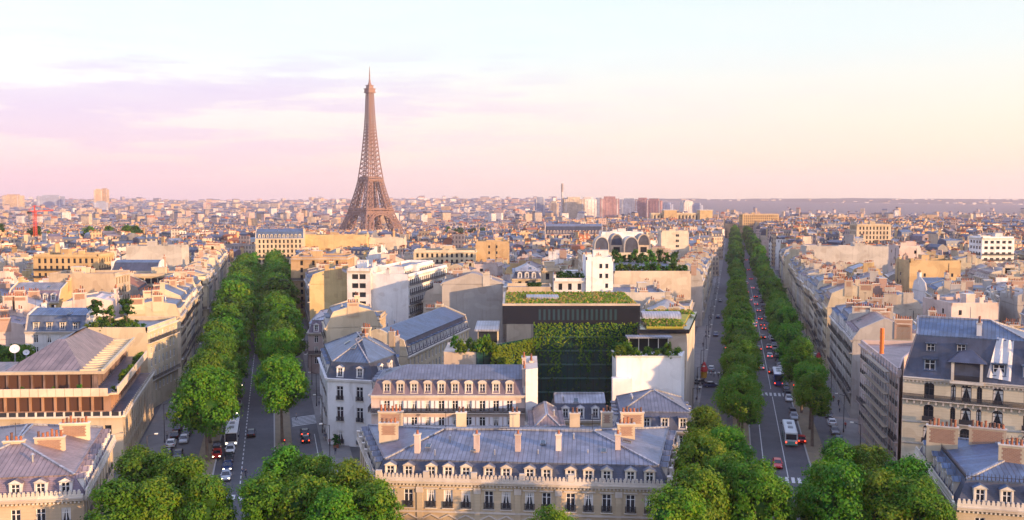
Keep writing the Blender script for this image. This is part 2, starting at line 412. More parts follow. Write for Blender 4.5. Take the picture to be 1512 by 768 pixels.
def chimney_mesh(L, H, npot, wm, near):
    k = ('ch', round(L, 1), round(H, 1), npot, wm.name, near)
    if k in PROTO: return PROTO[k]
    mb = MB([wm, STONE, POT, POTD, BRICK]); t = .38
    mb.box(-t, -L / 2, -2.5, t, L / 2, H, wm); mb.box(-t - .1, -L / 2 - .1, H, t + .1, L / 2 + .1, H + .18, STONE)
    if near and L > 1.6:
        for sx in (-1, 1):
            x = sx * (t + .003)
            z0, z1, y0, y1 = .35, H - .25, -L / 2 + .35, L / 2 - .35
            zz = 7
            for i in range(zz):
                za = z0 + (z1 - z0) * i / zz; zb = z0 + (z1 - z0) * (i + 1) / zz; e = .16 if i % 2 else 0
                mb.face([(x, y0 + e, za), (x, y1 - e, za), (x, y1 - e, zb), (x, y0 + e, zb)], BRICK)
        yy = -L / 2 - .003
    pots = []
    for i in range(npot):
        y = (i + .5) / npot * (L - .3) - (L - .3) / 2
        pots.append((y, rng.uniform(.45, .95), rng.random() < .3))
    if not near:
        for y, hh, dk in pots: mb.tube((0, y, H + .15), (0, y, H + .18 + hh), .17, .13, POTD if dk else POT, 6)
    PROTO[k] = (mb.mesh('chimney'), pots); return PROTO[k]
def pot_mesh(dk):
    k = ('pot', dk)
    if k not in PROTO:
        mb = MB([POTD if dk else POT]); m = mb.mats[0]
        mb.tube((0, 0, 0), (0, 0, .8), .19, .14, m, 10); mb.tube((0, 0, .8), (0, 0, .9), .19, .19, m, 10); mb.tube((0, 0, -.02), (0, 0, .12), .23, .21, m, 10)
        PROTO[k] = mb.mesh('chimney_pot')
    return PROTO[k]
def add_chimney(parent, p, rz, L, H, npot, wm, near=False):
    me, pots = chimney_mesh(L, H, npot, wm, near)
    o = put(me, 'chimney', parent, p, rz)
    if near:
        for y, hh, dk in pots: put(pot_mesh(dk), 'chimney_pot', o, (0, y, H + .17), 0, (1, 1, hh / .8))
    return o
def skylight_mesh():
    if 'sky' not in PROTO:
        mb = MB([STEEL, GLASSB]); mb.box(-.5, -.7, 0, .5, .7, .14, STEEL); mb.box(-.42, -.62, .14, .42, .62, .17, GLASSB); PROTO['sky'] = mb.mesh('skylight')
    return PROTO['sky']
def vent_mesh():
    if 'vent' not in PROTO:
        mb = MB([STEEL]); mb.tube((0, 0, -.6), (0, 0, .9), .16, .16, STEEL, 8); mb.tube((0, 0, .9), (0, 0, 1.15), .28, .1, STEEL, 8); PROTO['vent'] = mb.mesh('roof_vent')
    return PROTO['vent']
def aerial_mesh():
    if 'aer' not in PROTO:
        mb = MB([IRON]); mb.bar((0, 0, -.5), (0, 0, 2.6), .06, IRON); mb.bar((-.6, 0, 2.4), (.6, 0, 2.4), .04, IRON)
        for i in range(5): mb.bar((-.5 + i * .25, -.35, 2.4), (-.5 + i * .25, .35, 2.4), .03, IRON)
        PROTO['aer'] = mb.mesh('aerial')
    return PROTO['aer']

# ------------------------------------------------------------------ the building generator
FOOT = []                      # footprints already taken (world polygons)
def sat(a, b):
    for P in (a, b):
        for i in range(len(P)):
            dx = P[(i + 1) % len(P)][0] - P[i][0]; dy = P[(i + 1) % len(P)][1] - P[i][1]; n = (dy, -dx)
            pa = [p[0] * n[0] + p[1] * n[1] for p in a]; pb = [p[0] * n[0] + p[1] * n[1] for p in b]
            if max(pa) <= min(pb) + .05 or max(pb) <= min(pa) + .05: return False
    return True
def taken(poly): return any(sat(poly, q) for q in FOOT)
def rect(x, y, rot, w, d, x0=0.):
    """front-left corner (x, y), front edge along rot, depth to its left-hand side"""
    c, s = math.cos(rot), math.sin(rot)
    return [(x + c * a - s * b, y + s * a + c * b) for a, b in ((x0, 0), (x0 + w, 0), (x0 + w, d), (x0, d))]

def facade(mb, p0, p1, z0, z1, rows, cols, wm, glass, dep=.28):
    d = Vector((p1[0] - p0[0], p1[1] - p0[1])); L = d.length; d /= L; n = Vector((d.y, -d.x))
    P = lambda s, z, o=0.: (p0[0] + d.x * s - n.x * o, p0[1] + d.y * s - n.y * o, z)
    spots = []; zc = z0
    for zb, zt in rows:
        if zb > zc: mb.face([P(0, zc), P(L, zc), P(L, zb), P(0, zb)], wm)
        sp = 0
        for a, b in cols:
            mb.face([P(sp, zb), P(a, zb), P(a, zt), P(sp, zt)], wm)
            mb.face([P(a, zb), P(b, zb), P(b, zb, dep), P(a, zb, dep)], wm); mb.face([P(a, zt), P(a, zt, dep), P(b, zt, dep), P(b, zt)], wm)
            mb.face([P(a, zb), P(a, zb, dep), P(a, zt, dep), P(a, zt)], wm); mb.face([P(b, zb), P(b, zt), P(b, zt, dep), P(b, zb, dep)], wm)
            if glass: mb.face([P(a, zb, dep), P(b, zb, dep), P(b, zt, dep), P(a, zt, dep)], glass)
            else: mb.face([P(a, zb, dep), P(b, zb, dep), P(b, zt, dep), P(a, zt, dep)], IRON)
            spots.append(((a + b) / 2, zb, b - a, zt - zb)); sp = b
        mb.face([P(sp, zb), P(L, zb), P(L, zt), P(sp, zt)], wm); zc = zt
    if z1 > zc: mb.face([P(0, zc), P(L, zc), P(L, z1), P(0, z1)], wm)
    rz = math.atan2(d.y, d.x)
    return [(P(s, zb, dep - .1), rz, w, h) for s, zb, w, h in spots]

def make_building(label, poly, h, roof='mansard', edges='wpwp', wall='cream', rm='grey zinc', mans=None, mi=1.3, mr=3.0, rr=2.0, cat='building',
                  name='apartment_building', group=None, near=False, bay=2.5, fl=3.1, win='plain', dstyle='pediment', chim=True, dormers=True, balc=(1, 4),
                  rings=None, cols_front=None, rows=None, clutter=True, winw=1.15, ground=0., wallmat=None, trim=None, doredges='w', tall=.66, party=True):
    r = random.Random(hash(label) & 0xffff if False else sum(ord(c) * (i + 7) for i, c in enumerate(label)) + int(h * 10))
    FOOT.append(poly)
    cx = sum(p[0] for p in poly) / len(poly); cy = sum(p[1] for p in poly) / len(poly)
    rot = math.atan2(poly[1][1] - poly[0][1], poly[1][0] - poly[0][0])
    c, s = math.cos(-rot), math.sin(-rot)
    lp = [((p[0] - cx) * c - (p[1] - cy) * s, (p[0] - cx) * s + (p[1] - cy) * c) for p in poly]
    root = empty(name, (cx, cy, ground), rot); tag(root, label, cat, group)
    wm = wallmat or WALL[wall]; trim = trim or (wm if r.random() < .5 else STONE); rmat = ROOFC[rm] if isinstance(rm, str) else rm
    mans = mans or (SLATE if r.random() < .6 else rmat)
    k = len(lp); E = lambda i: (lp[i], lp[(i + 1) % k])
    mb = MB([wm, trim]); spots = []; colsE = {}
    for i in range(k):
        p0, p1 = E(i); L = math.hypot(p1[0] - p0[0], p1[1] - p0[1]); e = edges[i]
        if e == 'w' or e == 's':
            if rows is not None: rws = rows
            else:
                nf = max(2, int((h - 1.2) / fl)); g0 = h - nf * fl - .3; rws = [(max(.3, g0 + j * fl + .55), g0 + j * fl + .55 + fl * tall) for j in range(nf)]
            if i == 0 and cols_front: cl = cols_front
            else:
                nb = max(1, int((L - 1.0) / bay)); m0 = (L - nb * bay) / 2
                cl = [(m0 + (j + .5) * bay - winw / 2, m0 + (j + .5) * bay + winw / 2) for j in range(nb)]
            colsE[i] = cl
            spots += [(q, e) for q in facade(mb, p0, p1, 0, h, rws, cl, wm, None if near else GLASS)]
            mb.obox(p0, p1, .6, h - .42, h - .1, trim, .38); mb.obox(p0, p1, .75, h - .1, h + .08, trim, .55)
            for bi in balc:
                if bi < len(rws) and L > 5:
                    zb = rws[-1 - bi if bi > 0 else 0][0] - .12 if False else rws[min(bi, len(rws) - 1)][0] - .12
                    mb.obox(p0, p1, .8, zb - .16, zb, trim, .7); mb.obox(p0, p1, .05, zb, zb + .9, RAIL, .66); mb.obox(p0, p1, .07, zb + .9, zb + .96, IRON, .67)
        else:
            mb.face([(*p0, 0), (*p1, 0), (*p1, h), (*p0, h)], wm)
            if e == 'q' and L > 5:     # a party wall with a few odd small windows
                d = Vector((p1[0] - p0[0], p1[1] - p0[1])) / L; cs = [r.uniform(.15, .85) * L for _ in range(2)]
                for s0 in cs:
                    for z0 in [h - 2.6 - 3.1 * q for q in range(4)]:
                        if z0 < 1 or r.random() < .35: continue
                        a = Vector(p0) + d * (s0 - .45); b = a + d * .9; mb.obox(tuple(a), tuple(b), .1, z0, z0 + 1.4, GLASS, .02); mb.obox(tuple(a - d * .1), tuple(b + d * .1), .1, z0 - .12, z0 - .003, STONE, .06)
                q0 = Vector(p0) + d * r.uniform(.1, .9) * L; mb.obox(tuple(q0), tuple(q0 + d * .16), .1, 0, h - .3, IRON if r.random() < .5 else STONE, .12)
    top = []
    if roof == 'flat':
        ins = inset(lp, [.35] * k)
        for i in range(k):
            p0, p1 = E(i); mb.obox(p0, p1, .35, h + .001, h + .9, wm, 0, trim)
        mr_ = MB([rmat]); mr_.face([(*p, h + .05) for p in ins], rmat); mr_.build('roof', root)
        if chim and clutter:
            for i in range(k):
                if edges[i] not in 'pq': continue
                p0, p1 = E(i); d = Vector((p1[0] - p0[0], p1[1] - p0[1])); L = d.length; d /= L; n = Vector((d.y, -d.x))
                for q in range(r.choice((1, 1, 2))):
                    pp = Vector(p0) + d * (L * r.uniform(.12, .88)) - n * .45; Lc = r.choice((1.2, 1.8, 2.6))
                    add_chimney(root, (pp.x, pp.y, h + .3), math.atan2(d.y, d.x) - math.pi / 2, Lc, r.choice((1.0, 1.4, 1.9)), int(Lc * 1.9), wm if r.random() < .85 else BRICKP, near)
        if clutter:
            bw = r.uniform(2.5, 5); xs = [p[0] for p in lp]; ys = [p[1] for p in lp]
            px = r.uniform(.3, .7) * (max(xs) - min(xs)) + min(xs); py = r.uniform(.4, .7) * (max(ys) - min(ys)) + min(ys)
            b = MB([wm, rmat]); b.box(px - bw / 2, py - 1.6, h + .04, px + bw / 2, py + 1.6, h + 2.6, wm, rmat); b.box(px - bw / 2 - .15, py - 1.75, h + 2.6, px + bw / 2 + .15, py + 1.75, h + 2.75, trim)
            b.build('rooftop_room', root)
            for j in range(r.randint(1, 3)):
                put(vent_mesh(), 'roof_vent', root, (px + r.uniform(-3, 3), py + r.choice((-3, 3)), h + .1))
    else:
        if rings is None:
            ds = [mi if e in 'ws' else 0. for e in edges] if party else [mi] * k
            if roof == 'hip': ds = [mi] * k
            if roof in ('mansard', 'hip'):
                i1 = inset(lp, ds); z1 = h + mr
            else: i1 = [tuple(p) for p in lp]; z1 = h + .1
            # ridge
            wid = []
            for i in range(k):
                (ax, ay), (bx, by) = i1[i], i1[(i + 1) % k]; dd = Vector((bx - ax, by - ay)); LL = dd.length or 1; nn = Vector((-dd.y, dd.x)) / LL
                wid.append(max((p[0] - ax) * nn.x + (p[1] - ay) * nn.y for p in i1))
            mw = min(w for w, e in zip(wid, edges) if e in 'ws' or roof == 'hip') if any(e in 'ws' for e in edges) else min(wid)
            ds2 = [mw * .47 if (e in 'ws' or roof == 'hip') else 0. for e in edges]
            if k == 4 and roof != 'hip' and edges.count('w') + edges.count('s') == 1:
                j = [i for i in range(4) if edges[i] in 'ws'][0]; ds2[j] = wid[j] * .6; ds2[(j + 2) % 4] = wid[j] * .36
            i2 = inset(i1, ds2); z2 = z1 + rr
            lev = [(lp, h + .08), (i1, z1), (i2, z2)]
        else:
            lev = [(inset(lp, [q[0]] * k), q[1]) for q in rings]; lev[0] = (lp, lev[0][1])
        apart = rings is None and party and roof != 'hip' and any(e in 'pq' for e in edges)
        mmE = {}; mm0 = MB([mans, rmat]); rf = MB([rmat])
        for li in range(len(lev) - 1):
            (A, za), (B, zb) = lev[li], lev[li + 1]
            steep = (li == 0 and roof in ('mansard', 'hip'))
            mt = mans if steep else rmat
            for i in range(k):
                j = (i + 1) % k
                if edges[i] in 'pq' and party and rings is None and roof != 'hip':
                    mb.face([(*A[i], za), (*A[j], za), (*B[j], zb), (*B[i], zb)], wm); continue
                mm = (mmE.setdefault(i, MB([mans, rmat])) if apart else mm0); (mm if steep else rf).face([(*A[i], za), (*A[j], za), (*B[j], zb), (*B[i], zb)], mt)
            if steep:   # rolled zinc edge at the break
                for i in range(k):
                    if edges[i] in 'pq' and party and roof != 'hip': continue
                    j = (i + 1) % k; (mmE.setdefault(i, MB([mans, rmat])) if apart else mm0).obox(B[i], B[j], .25, zb - .12, zb + .1, rmat, .1)
        if rings is None and (roof == 'hip' or not party):
            (A, za), (B, zb) = lev[-2], lev[-1]
            for i in range(k):
                j = (i + 1) % k; rf.bar((*A[i], za + .05), (*B[i], zb + .05), .3, ROOFC['pale zinc'])
                if (Vector(B[i]) - Vector(B[j])).length > .6: rf.bar((*B[i], zb + .06), (*B[j], zb + .06), .28, ROOFC['pale zinc'])
        if rings is None: rf.face([(*p, lev[-1][1]) for p in lev[-1][0]], rmat)
        else:
            A, za = lev[-1]
            for i in range(k):
                j = (i + 1) % k; mb.face([(*A[j], za), (*A[i], za), (*A[i], 0), (*A[j], 0)], wm)
        for mm in [mm0] + list(mmE.values()):
            if mm.f: mm.build('mansard', root)
        rf.build('roof', root)
        # party walls standing proud of the roof, with chimney stacks on them
        if party and rings is None and roof != 'hip':
            for i in range(k):
                if edges[i] not in 'pq': continue
                p0, p1 = E(i); j = (i + 1) % k
                d = Vector((p1[0] - p0[0], p1[1] - p0[1])); L = d.length; d /= L; n = Vector((d.y, -d.x))
                prof = [(0, h)] + [((Vector(q) - Vector(p0)).dot(d), z) for q, z in [(lv[0][i], lv[1]) for lv in lev[1:]]] + [((Vector(q) - Vector(p0)).dot(d), z) for q, z in [(lv[0][j], lv[1]) for lv in reversed(lev[1:])]] + [(L, h)]
                up = .38
                for (s0, za), (s1, zb) in zip(prof, prof[1:]):
                    if abs(s1 - s0) < .02: continue
                    pts = []
                    for o in (.02, -.36):
                        a = Vector(p0) + d * s0 + n * o; b = Vector(p0) + d * s1 + n * o
                        pts.append((a, b))
                    (a0, b0), (a1, b1) = pts
                    mb.face([(*a0, za - .1), (*b0, zb - .1), (*b0, zb + up), (*a0, za + up)], wm)
                    mb.face([(*b1, zb - .1), (*a1, za - .1), (*a1, za + up), (*b1, zb + up)], wm)
                    mb.face([(*a0, za + up), (*b0, zb + up), (*b1, zb + up), (*a1, za + up)], STONE)
                if chim:
                    for q in range(r.choice((1, 2, 2, 3))):
                        sp = L * r.uniform(.18, .82); Lc = r.choice((1.4, 2.2, 3.0, 3.8))
                        zz = None
                        for (s0, za), (s1, zb) in zip(prof, prof[1:]):
                            if s0 <= sp <= s1: zz = za + (zb - za) * (sp - s0) / max(.01, s1 - s0)
                        if zz is None: continue
                        pp = Vector(p0) + d * sp - n * .2
                        add_chimney(root, (pp.x, pp.y, max(zz, h + mr * .6)), math.atan2(d.y, d.x) - math.pi / 2, Lc, r.choice((1.0, 1.5, 2.0)), int(Lc * 1.9), wm if r.random() < .85 else BRICKP, near)
        if dormers and roof in ('mansard', 'hip') and mr >= 2.2:
            dw, dh = 1.05, min(mr * .66, 1.9)
            dm = dormer_mesh(dstyle, dw, dh, rmat, trim if r.random() < .6 else WALL['white'])
            cnt = 0
            for i in range(k):
                if edges[i] not in doredges or edges[i] not in 'ws': continue
                p0, p1 = E(i); L = math.hypot(p1[0] - p0[0], p1[1] - p0[1]); d = Vector((p1[0] - p0[0], p1[1] - p0[1])) / L; n = Vector((d.y, -d.x))
                for a, b in colsE[i]:
                    sp = (a + b) / 2
                    if not (1.2 < sp < L - 1.2): continue
                    f = .12; pp = Vector(p0) + d * sp - n * (mi * f + .02)
                    put(dm, 'dormer', root, (pp.x, pp.y, h + .08 + mr * f), math.atan2(d.y, d.x)); cnt += 1
                    if cnt > 60: break
        if clutter:
            A, za = lev[-2]; B, zb = lev[-1]
            if rings: A, za = lev[1]; B, zb = lev[2]
            for q in range(r.randint(1, 3)):
                i = r.choice([i for i in range(k) if edges[i] in 'ws'] or [0]); j = (i + 1) % k
                u1, u2 = r.uniform(.15, .85), r.uniform(.25, .7)
                a = Vector((*A[i], za)).lerp(Vector((*A[j], za)), u1); b = Vector((*B[i], zb)).lerp(Vector((*B[j], zb)), u1)
                pp = a.lerp(b, u2); sl = math.atan2(zb - za, max(.1, (b.xy - a.xy).length))
                o = put(r.choice((skylight_mesh(), skylight_mesh(), vent_mesh())), 'skylight', root, pp, math.atan2(A[j][1] - A[i][1], A[j][0] - A[i][0]))
                if o.data is PROTO.get('vent'): o.name = 'roof_vent'
                else: o.rotation_euler.x = sl; o.location.z += .03
            if r.random() < .4:
                a = Vector((*lev[-1][0][0], lev[-1][1])); put(aerial_mesh(), 'aerial', root, a, r.uniform(0, 3))
    mb.build('wall', root)
    if near:
        for (p, rz, w, hh), e in spots[:100]: add_window(root, p, rz, w, hh, win)
    root['_z'] = 0; del root['_z']
    root_lp = lp
    return root, lp

# ------------------------------------------------------------------ ground, avenues
def smooth(a, b, t):
    t = max(0., min(1., (t - a) / (b - a))); return t * t * (3 - 2 * t)
def gh(x, y):
    side = smooth(-.02, .10, x / max(y, 1.)) if y > 0 else 0
    st = 700 + side * 600
    z = -25 * smooth(st, st + 700, y)
    q = smooth(-.15, .12, x / max(y, 1.)) if y > 0 else 0
    amp = 50 + 6 * q
    z += amp * smooth(2600, 7600, y) + (6 * math.sin(x / 900. + 1) + 5 * math.sin(x / 410. + y / 700.)) * smooth(3000, 7000, y)
    return z
GROUND = m_mottle('ground_asphalt', (.075, .072, .075), (.11, .105, .10), .25, .9, .15)
ASPH = m_mottle('asphalt', (.040, .041, .048), (.066, .066, .072), .22, .75, .2, (.082, .08, .082))
ASPH2 = m_mottle('lane_asphalt', (.062, .062, .068), (.092, .09, .094), .3, .85, .2, (.11, .105, .10))
PAVE = m_mottle('pavement', (.16, .15, .14), (.21, .20, .19), .4, .9, .15)
SAND = m_mottle('sandy_strip', (.22, .17, .10), (.15, .12, .08), .5, .95, .2)
PAINT = m_mottle('road_paint', (.55, .55, .53), (.38, .38, .37), 1.5, .7, .1)
KERB = m_plain('kerb_stone', (.28, .27, .25), .8)
def terrain():
    xs = [-9000, -7000, -5500, -4300, -3300, -2500, -1900, -1400, -1000, -700, -450, -250, -100, 0, 100, 250, 450, 700, 1000, 1400, 1900, 2500, 3300, 4300, 5500, 7000, 9000]
    ys = [-500, -200, 0, 300, 600] + [700 + 100 * i for i in range(20)] + [2750 + 250 * i for i in range(26)] + [9600, 11500]
    mb = MB([GROUND]); v = [(x, y, gh(x, y) if y < 9300 else gh(x, 9000) - 30) for y in ys for x in xs]; n = len(xs)
    mb.v = v; mb.f = [(j * n + i, j * n + i + 1, (j + 1) * n + i + 1, (j + 1) * n + i) for j in range(len(ys) - 1) for i in range(n - 1)]; mb.m = [0] * len(mb.f)
    o = mb.build('ground', smooth=True); tag(o, kind='structure')
terrain()
class Axis:
    def __init__(s, p, ang): s.p = Vector(p); s.a = Vector((math.sin(ang), math.cos(ang))); s.n = Vector((s.a.y, -s.a.x)); s.ang = ang
    def at(s, t, o): return s.p + s.a * t + s.n * o
    def so(s, x, y): d = Vector((x, y)) - s.p; return d.dot(s.a), d.dot(s.n)
AR = Axis((62, 226), R(13.4)); AL = Axis((-51.5, 174), R(-14.5))
def strip(name, ax, o0, o1, s0, s1, z, m, z0=None):
    mb = MB([m])
    P = [ax.at(s0, o0), ax.at(s0, o1), ax.at(s1, o1), ax.at(s1, o0)]
    if z0 is None: mb.face([(p.x, p.y, z) for p in P], m)
    else: mb.prism([tuple(p) for p in P], z0, z, m)
    o = mb.build(name); return tag(o, kind='structure')
for ax, s1, wl, wr in ((AR, 1010, 3.9, 7.3), (AL, 470, 5.2, 6.2)):
    strip('road', ax, -wl, wr, -95, s1, .008, ASPH)
    for sd, w in ((-1, wl), (1, wr)):
        a, b = sorted((sd * w, sd * (w + 3.4))); strip('tree_strip_path', ax, a, b, -58, s1, .13, SAND, -.2)
        a, b = sorted((sd * (w + .002), sd * (w - .28))); strip('kerb', ax, a, b, -58, s1, .135, KERB, -.1)
        a, b = sorted((sd * (w + 3.4), sd * (15.4))); strip('side_road', ax, a, b, -80, s1, .006, ASPH2)
        a, b = sorted((sd * 15.4, sd * 21)); strip('pavement', ax, a, b, -62, s1, .14, PAVE, -.2)
def marks(name, ax, lst, z=.014):
    mb = MB([PAINT])
    for o0, o1, s0, s1 in lst:
        P = [ax.at(s0, o0), ax.at(s0, o1), ax.at(s1, o1), ax.at(s1, o0)]; mb.face([(p.x, p.y, z) for p in P], PAINT)
    tag(mb.build(name), kind='structure')
marks('road_markings', AR, [(-.08 + 2.6, .08 + 2.6, -60, 12), (2.52, 2.68, 22, 330), (-1.6, -1.42, -56, 60)] + [(-1.6, -1.45, 60 + 9 * i, 63 + 9 * i) for i in range(50)])
marks('zebra_crossing', AR, [(-3.5 + 1.1 * i, -2.9 + 1.1 * i, 13, 17) for i in range(10)] + [(-3.5 + 1.1 * i, -2.9 + 1.1 * i, -63, -59.5) for i in range(10)] + [(-3.5 + 1.1 * i, -2.9 + 1.1 * i, 118, 122) for i in range(10)] + [(-15 + 1.1 * i, -14.4 + 1.1 * i, 41, 44) for i in range(5)], .016)
marks('road_markings', AL, [(-.1, .1, -14 + 3.2 * i, -12.2 + 3.2 * i) for i in range(100)] + [(14.4, 14.55, -12, 22)])
marks('zebra_crossing', AL, [(-4.8 + 1.2 * i, -4.2 + 1.2 * i, -20.5, -17) for i in range(9)], .016)
def cross_zebra():      # the crossing beside the corner building, across the side lane
    mb = MB([PAINT])
    for i in range(7):
        P = [AL.at(30 + i * 1.3, 10.0), AL.at(30.6 + i * 1.3, 10.0), AL.at(32.6 + i * 1.3, 15.6), AL.at(32 + i * 1.3, 15.6)]
        mb.face([(p.x, p.y, .018) for p in reversed(P)], PAINT)
    tag(mb.build('zebra_crossing'), kind='structure')
cross_zebra()
# street between the front hotel and the blocks behind it, and the round place at the foot of the arch
def polysheet(name, pts, z, m):
    mb = MB([m]); mb.face([(*p, z) for p in pts], m); tag(mb.build(name), kind='structure')
polysheet('side_street', [(-46, 158.5), (42, 158.5), (46, 174.5), (-41, 174.5)], .004, ASPH)
polysheet('round_place', [(-150, 20), (150, 20), (150, 100), (85, 109), (-85, 112), (-150, 105)], .003, ASPH)

# ------------------------------------------------------------------ trees
def crown_mesh(seed, Rr, Hh, nleaf, size, mat, lobes=9, per=26, core=True, core_mat=None, alt=None, taper=.35):
    """leaf clumps spread over a heap of uneven lobes: ragged outline, gaps between the lobes, a second leaf tone on some clumps"""
    r = random.Random(seed); alt = alt or mat; mb = MB([mat, alt])
    L = [(Vector((0, 0, -.03 * Hh)), Rr * .62, Hh * .36)]
    for i in range(lobes):
        a = 2 * math.pi * (i + r.uniform(-.45, .45)) / lobes; zz = r.uniform(-.34, .34) * Hh; q = math.sqrt(max(.1, 1 - (zz / (Hh * .55)) ** 2)) * (1 - taper * max(0, zz / (Hh * .5)))
        k = r.uniform(.48, .68)
        L.append((Vector((math.cos(a) * Rr * k * q, math.sin(a) * Rr * k * q, zz)), Rr * r.uniform(.28, .50), Hh * r.uniform(.15, .27)))
    for i in range(4): L.append((Vector((r.uniform(-.28, .28) * Rr, r.uniform(-.28, .28) * Rr, Hh * r.uniform(.26, .42))), Rr * r.uniform(.22, .36), Hh * r.uniform(.12, .2)))
    ncl = nleaf // per; done = 0; guard = 0
    while done < ncl and guard < ncl * 12:
        guard += 1
        c, a, b = r.choice(L)
        d = Vector((r.gauss(0, 1), r.gauss(0, 1), r.gauss(.25, 1))).normalized()
        if d.z < -.75: continue
        p = c + Vector((d.x * a, d.y * a, d.z * b)) * (r.uniform(.84, 1.06) if r.random() < .9 else r.uniform(1.06, 1.3))
        if any(((p - c2).x / a2) ** 2 + ((p - c2).y / a2) ** 2 + ((p - c2).z / b2) ** 2 < .70 for c2, a2, b2 in L): continue
        done += 1; cr = r.choice((.45, .7, .9, 1.15)) * Rr * .17; lm = alt if r.random() < .15 else mat; pn = max(8, int(per * (cr / (Rr * .15)) ** 1.5))
        for q in range(min(pn, per * 2)):
            o = Vector((r.gauss(0, .5), r.gauss(0, .5), r.gauss(0, .42))) * cr
            nn = (d * .8 + o.normalized() * .8 + Vector((r.uniform(-.6, .6), r.uniform(-.6, .6), r.uniform(-.2, .8)))).normalized()
            t = nn.cross(Vector((r.uniform(-1, 1), r.uniform(-1, 1), r.uniform(-1, 1)))).normalized(); bt = nn.cross(t)
            s1 = size * r.uniform(.5, 1.2) / 2; s2 = s1 * r.uniform(.5, .9); pp = p + o
            mb.face([pp - t * s1, pp - bt * s2 + nn * s1 * .25, pp + t * s1, pp + bt * s2 + nn * s1 * .25], lm)
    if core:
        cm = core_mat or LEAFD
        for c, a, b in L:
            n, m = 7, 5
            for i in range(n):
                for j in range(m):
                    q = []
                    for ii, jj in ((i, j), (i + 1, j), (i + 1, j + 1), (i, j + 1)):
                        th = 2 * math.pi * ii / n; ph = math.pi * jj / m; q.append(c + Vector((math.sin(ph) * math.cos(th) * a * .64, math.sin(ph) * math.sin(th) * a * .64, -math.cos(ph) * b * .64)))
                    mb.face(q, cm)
    me = mb.mesh('crown'); return me
def trunk_mesh(seed, h, r0):
    r = random.Random(seed); mb = MB([BARK])
    mb.tube((0, 0, -.1), (.1, 0, h * .55), r0, r0 * .75, BARK, 8, False); mb.tube((.1, 0, h * .55), (.0, .1, h), r0 * .75, r0 * .45, BARK, 8)
    for i in range(5):
        a = 2 * math.pi * i / 5 + r.uniform(-.4, .4); z = h * r.uniform(.55, .8)
        mb.tube((.08, 0, z), (math.cos(a) * 2.4, math.sin(a) * 2.4, z + r.uniform(1.8, 3.2)), r0 * .4, r0 * .14, BARK, 6)
    return mb.mesh('trunk')
TRUNK = [trunk_mesh(i, 9.5, .34) for i in range(3)]
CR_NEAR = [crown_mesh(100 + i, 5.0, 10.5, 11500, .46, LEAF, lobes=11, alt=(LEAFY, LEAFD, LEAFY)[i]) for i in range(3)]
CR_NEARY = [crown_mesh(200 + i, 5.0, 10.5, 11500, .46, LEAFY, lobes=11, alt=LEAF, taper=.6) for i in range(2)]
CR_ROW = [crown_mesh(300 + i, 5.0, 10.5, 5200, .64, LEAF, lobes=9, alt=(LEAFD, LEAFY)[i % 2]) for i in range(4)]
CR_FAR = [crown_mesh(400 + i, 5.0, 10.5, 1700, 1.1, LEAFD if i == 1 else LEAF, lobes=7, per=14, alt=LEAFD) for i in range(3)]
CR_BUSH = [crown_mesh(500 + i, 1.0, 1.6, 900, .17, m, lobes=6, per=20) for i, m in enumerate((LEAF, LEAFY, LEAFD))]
def tree(x, y, zt, rad, label, group, crowns, r, name='street_tree', z0=0.):
    """zt: height of the crown's middle; rad: crown radius"""
    t = empty(name, (x, y, z0), r.uniform(0, 6.28)); tag(t, label, 'tree', group)
    sc_ = rad / 5.0; hz = sc_ * r.uniform(.92, 1.1)
    put(r.choice(crowns), 'crown', t, (0, 0, zt), r.uniform(0, 6.28), (sc_, sc_ * r.uniform(.92, 1.08), hz))
    put(r.choice(TRUNK), 'trunk', t, (0, 0, 0), 0, (1, 1, max(.3, zt / 9.5)))
    return t
def bush(x, y, z, rad, label, kind=0, name='shrub', group=None, hz=1.0):
    t = put(CR_BUSH[kind], name, None, (x, y, z + rad * .62 * hz), rng.uniform(0, 6), (rad, rad * rng.uniform(.85, 1.15), rad * hz)); tag(t, label, 'plant', group); return t
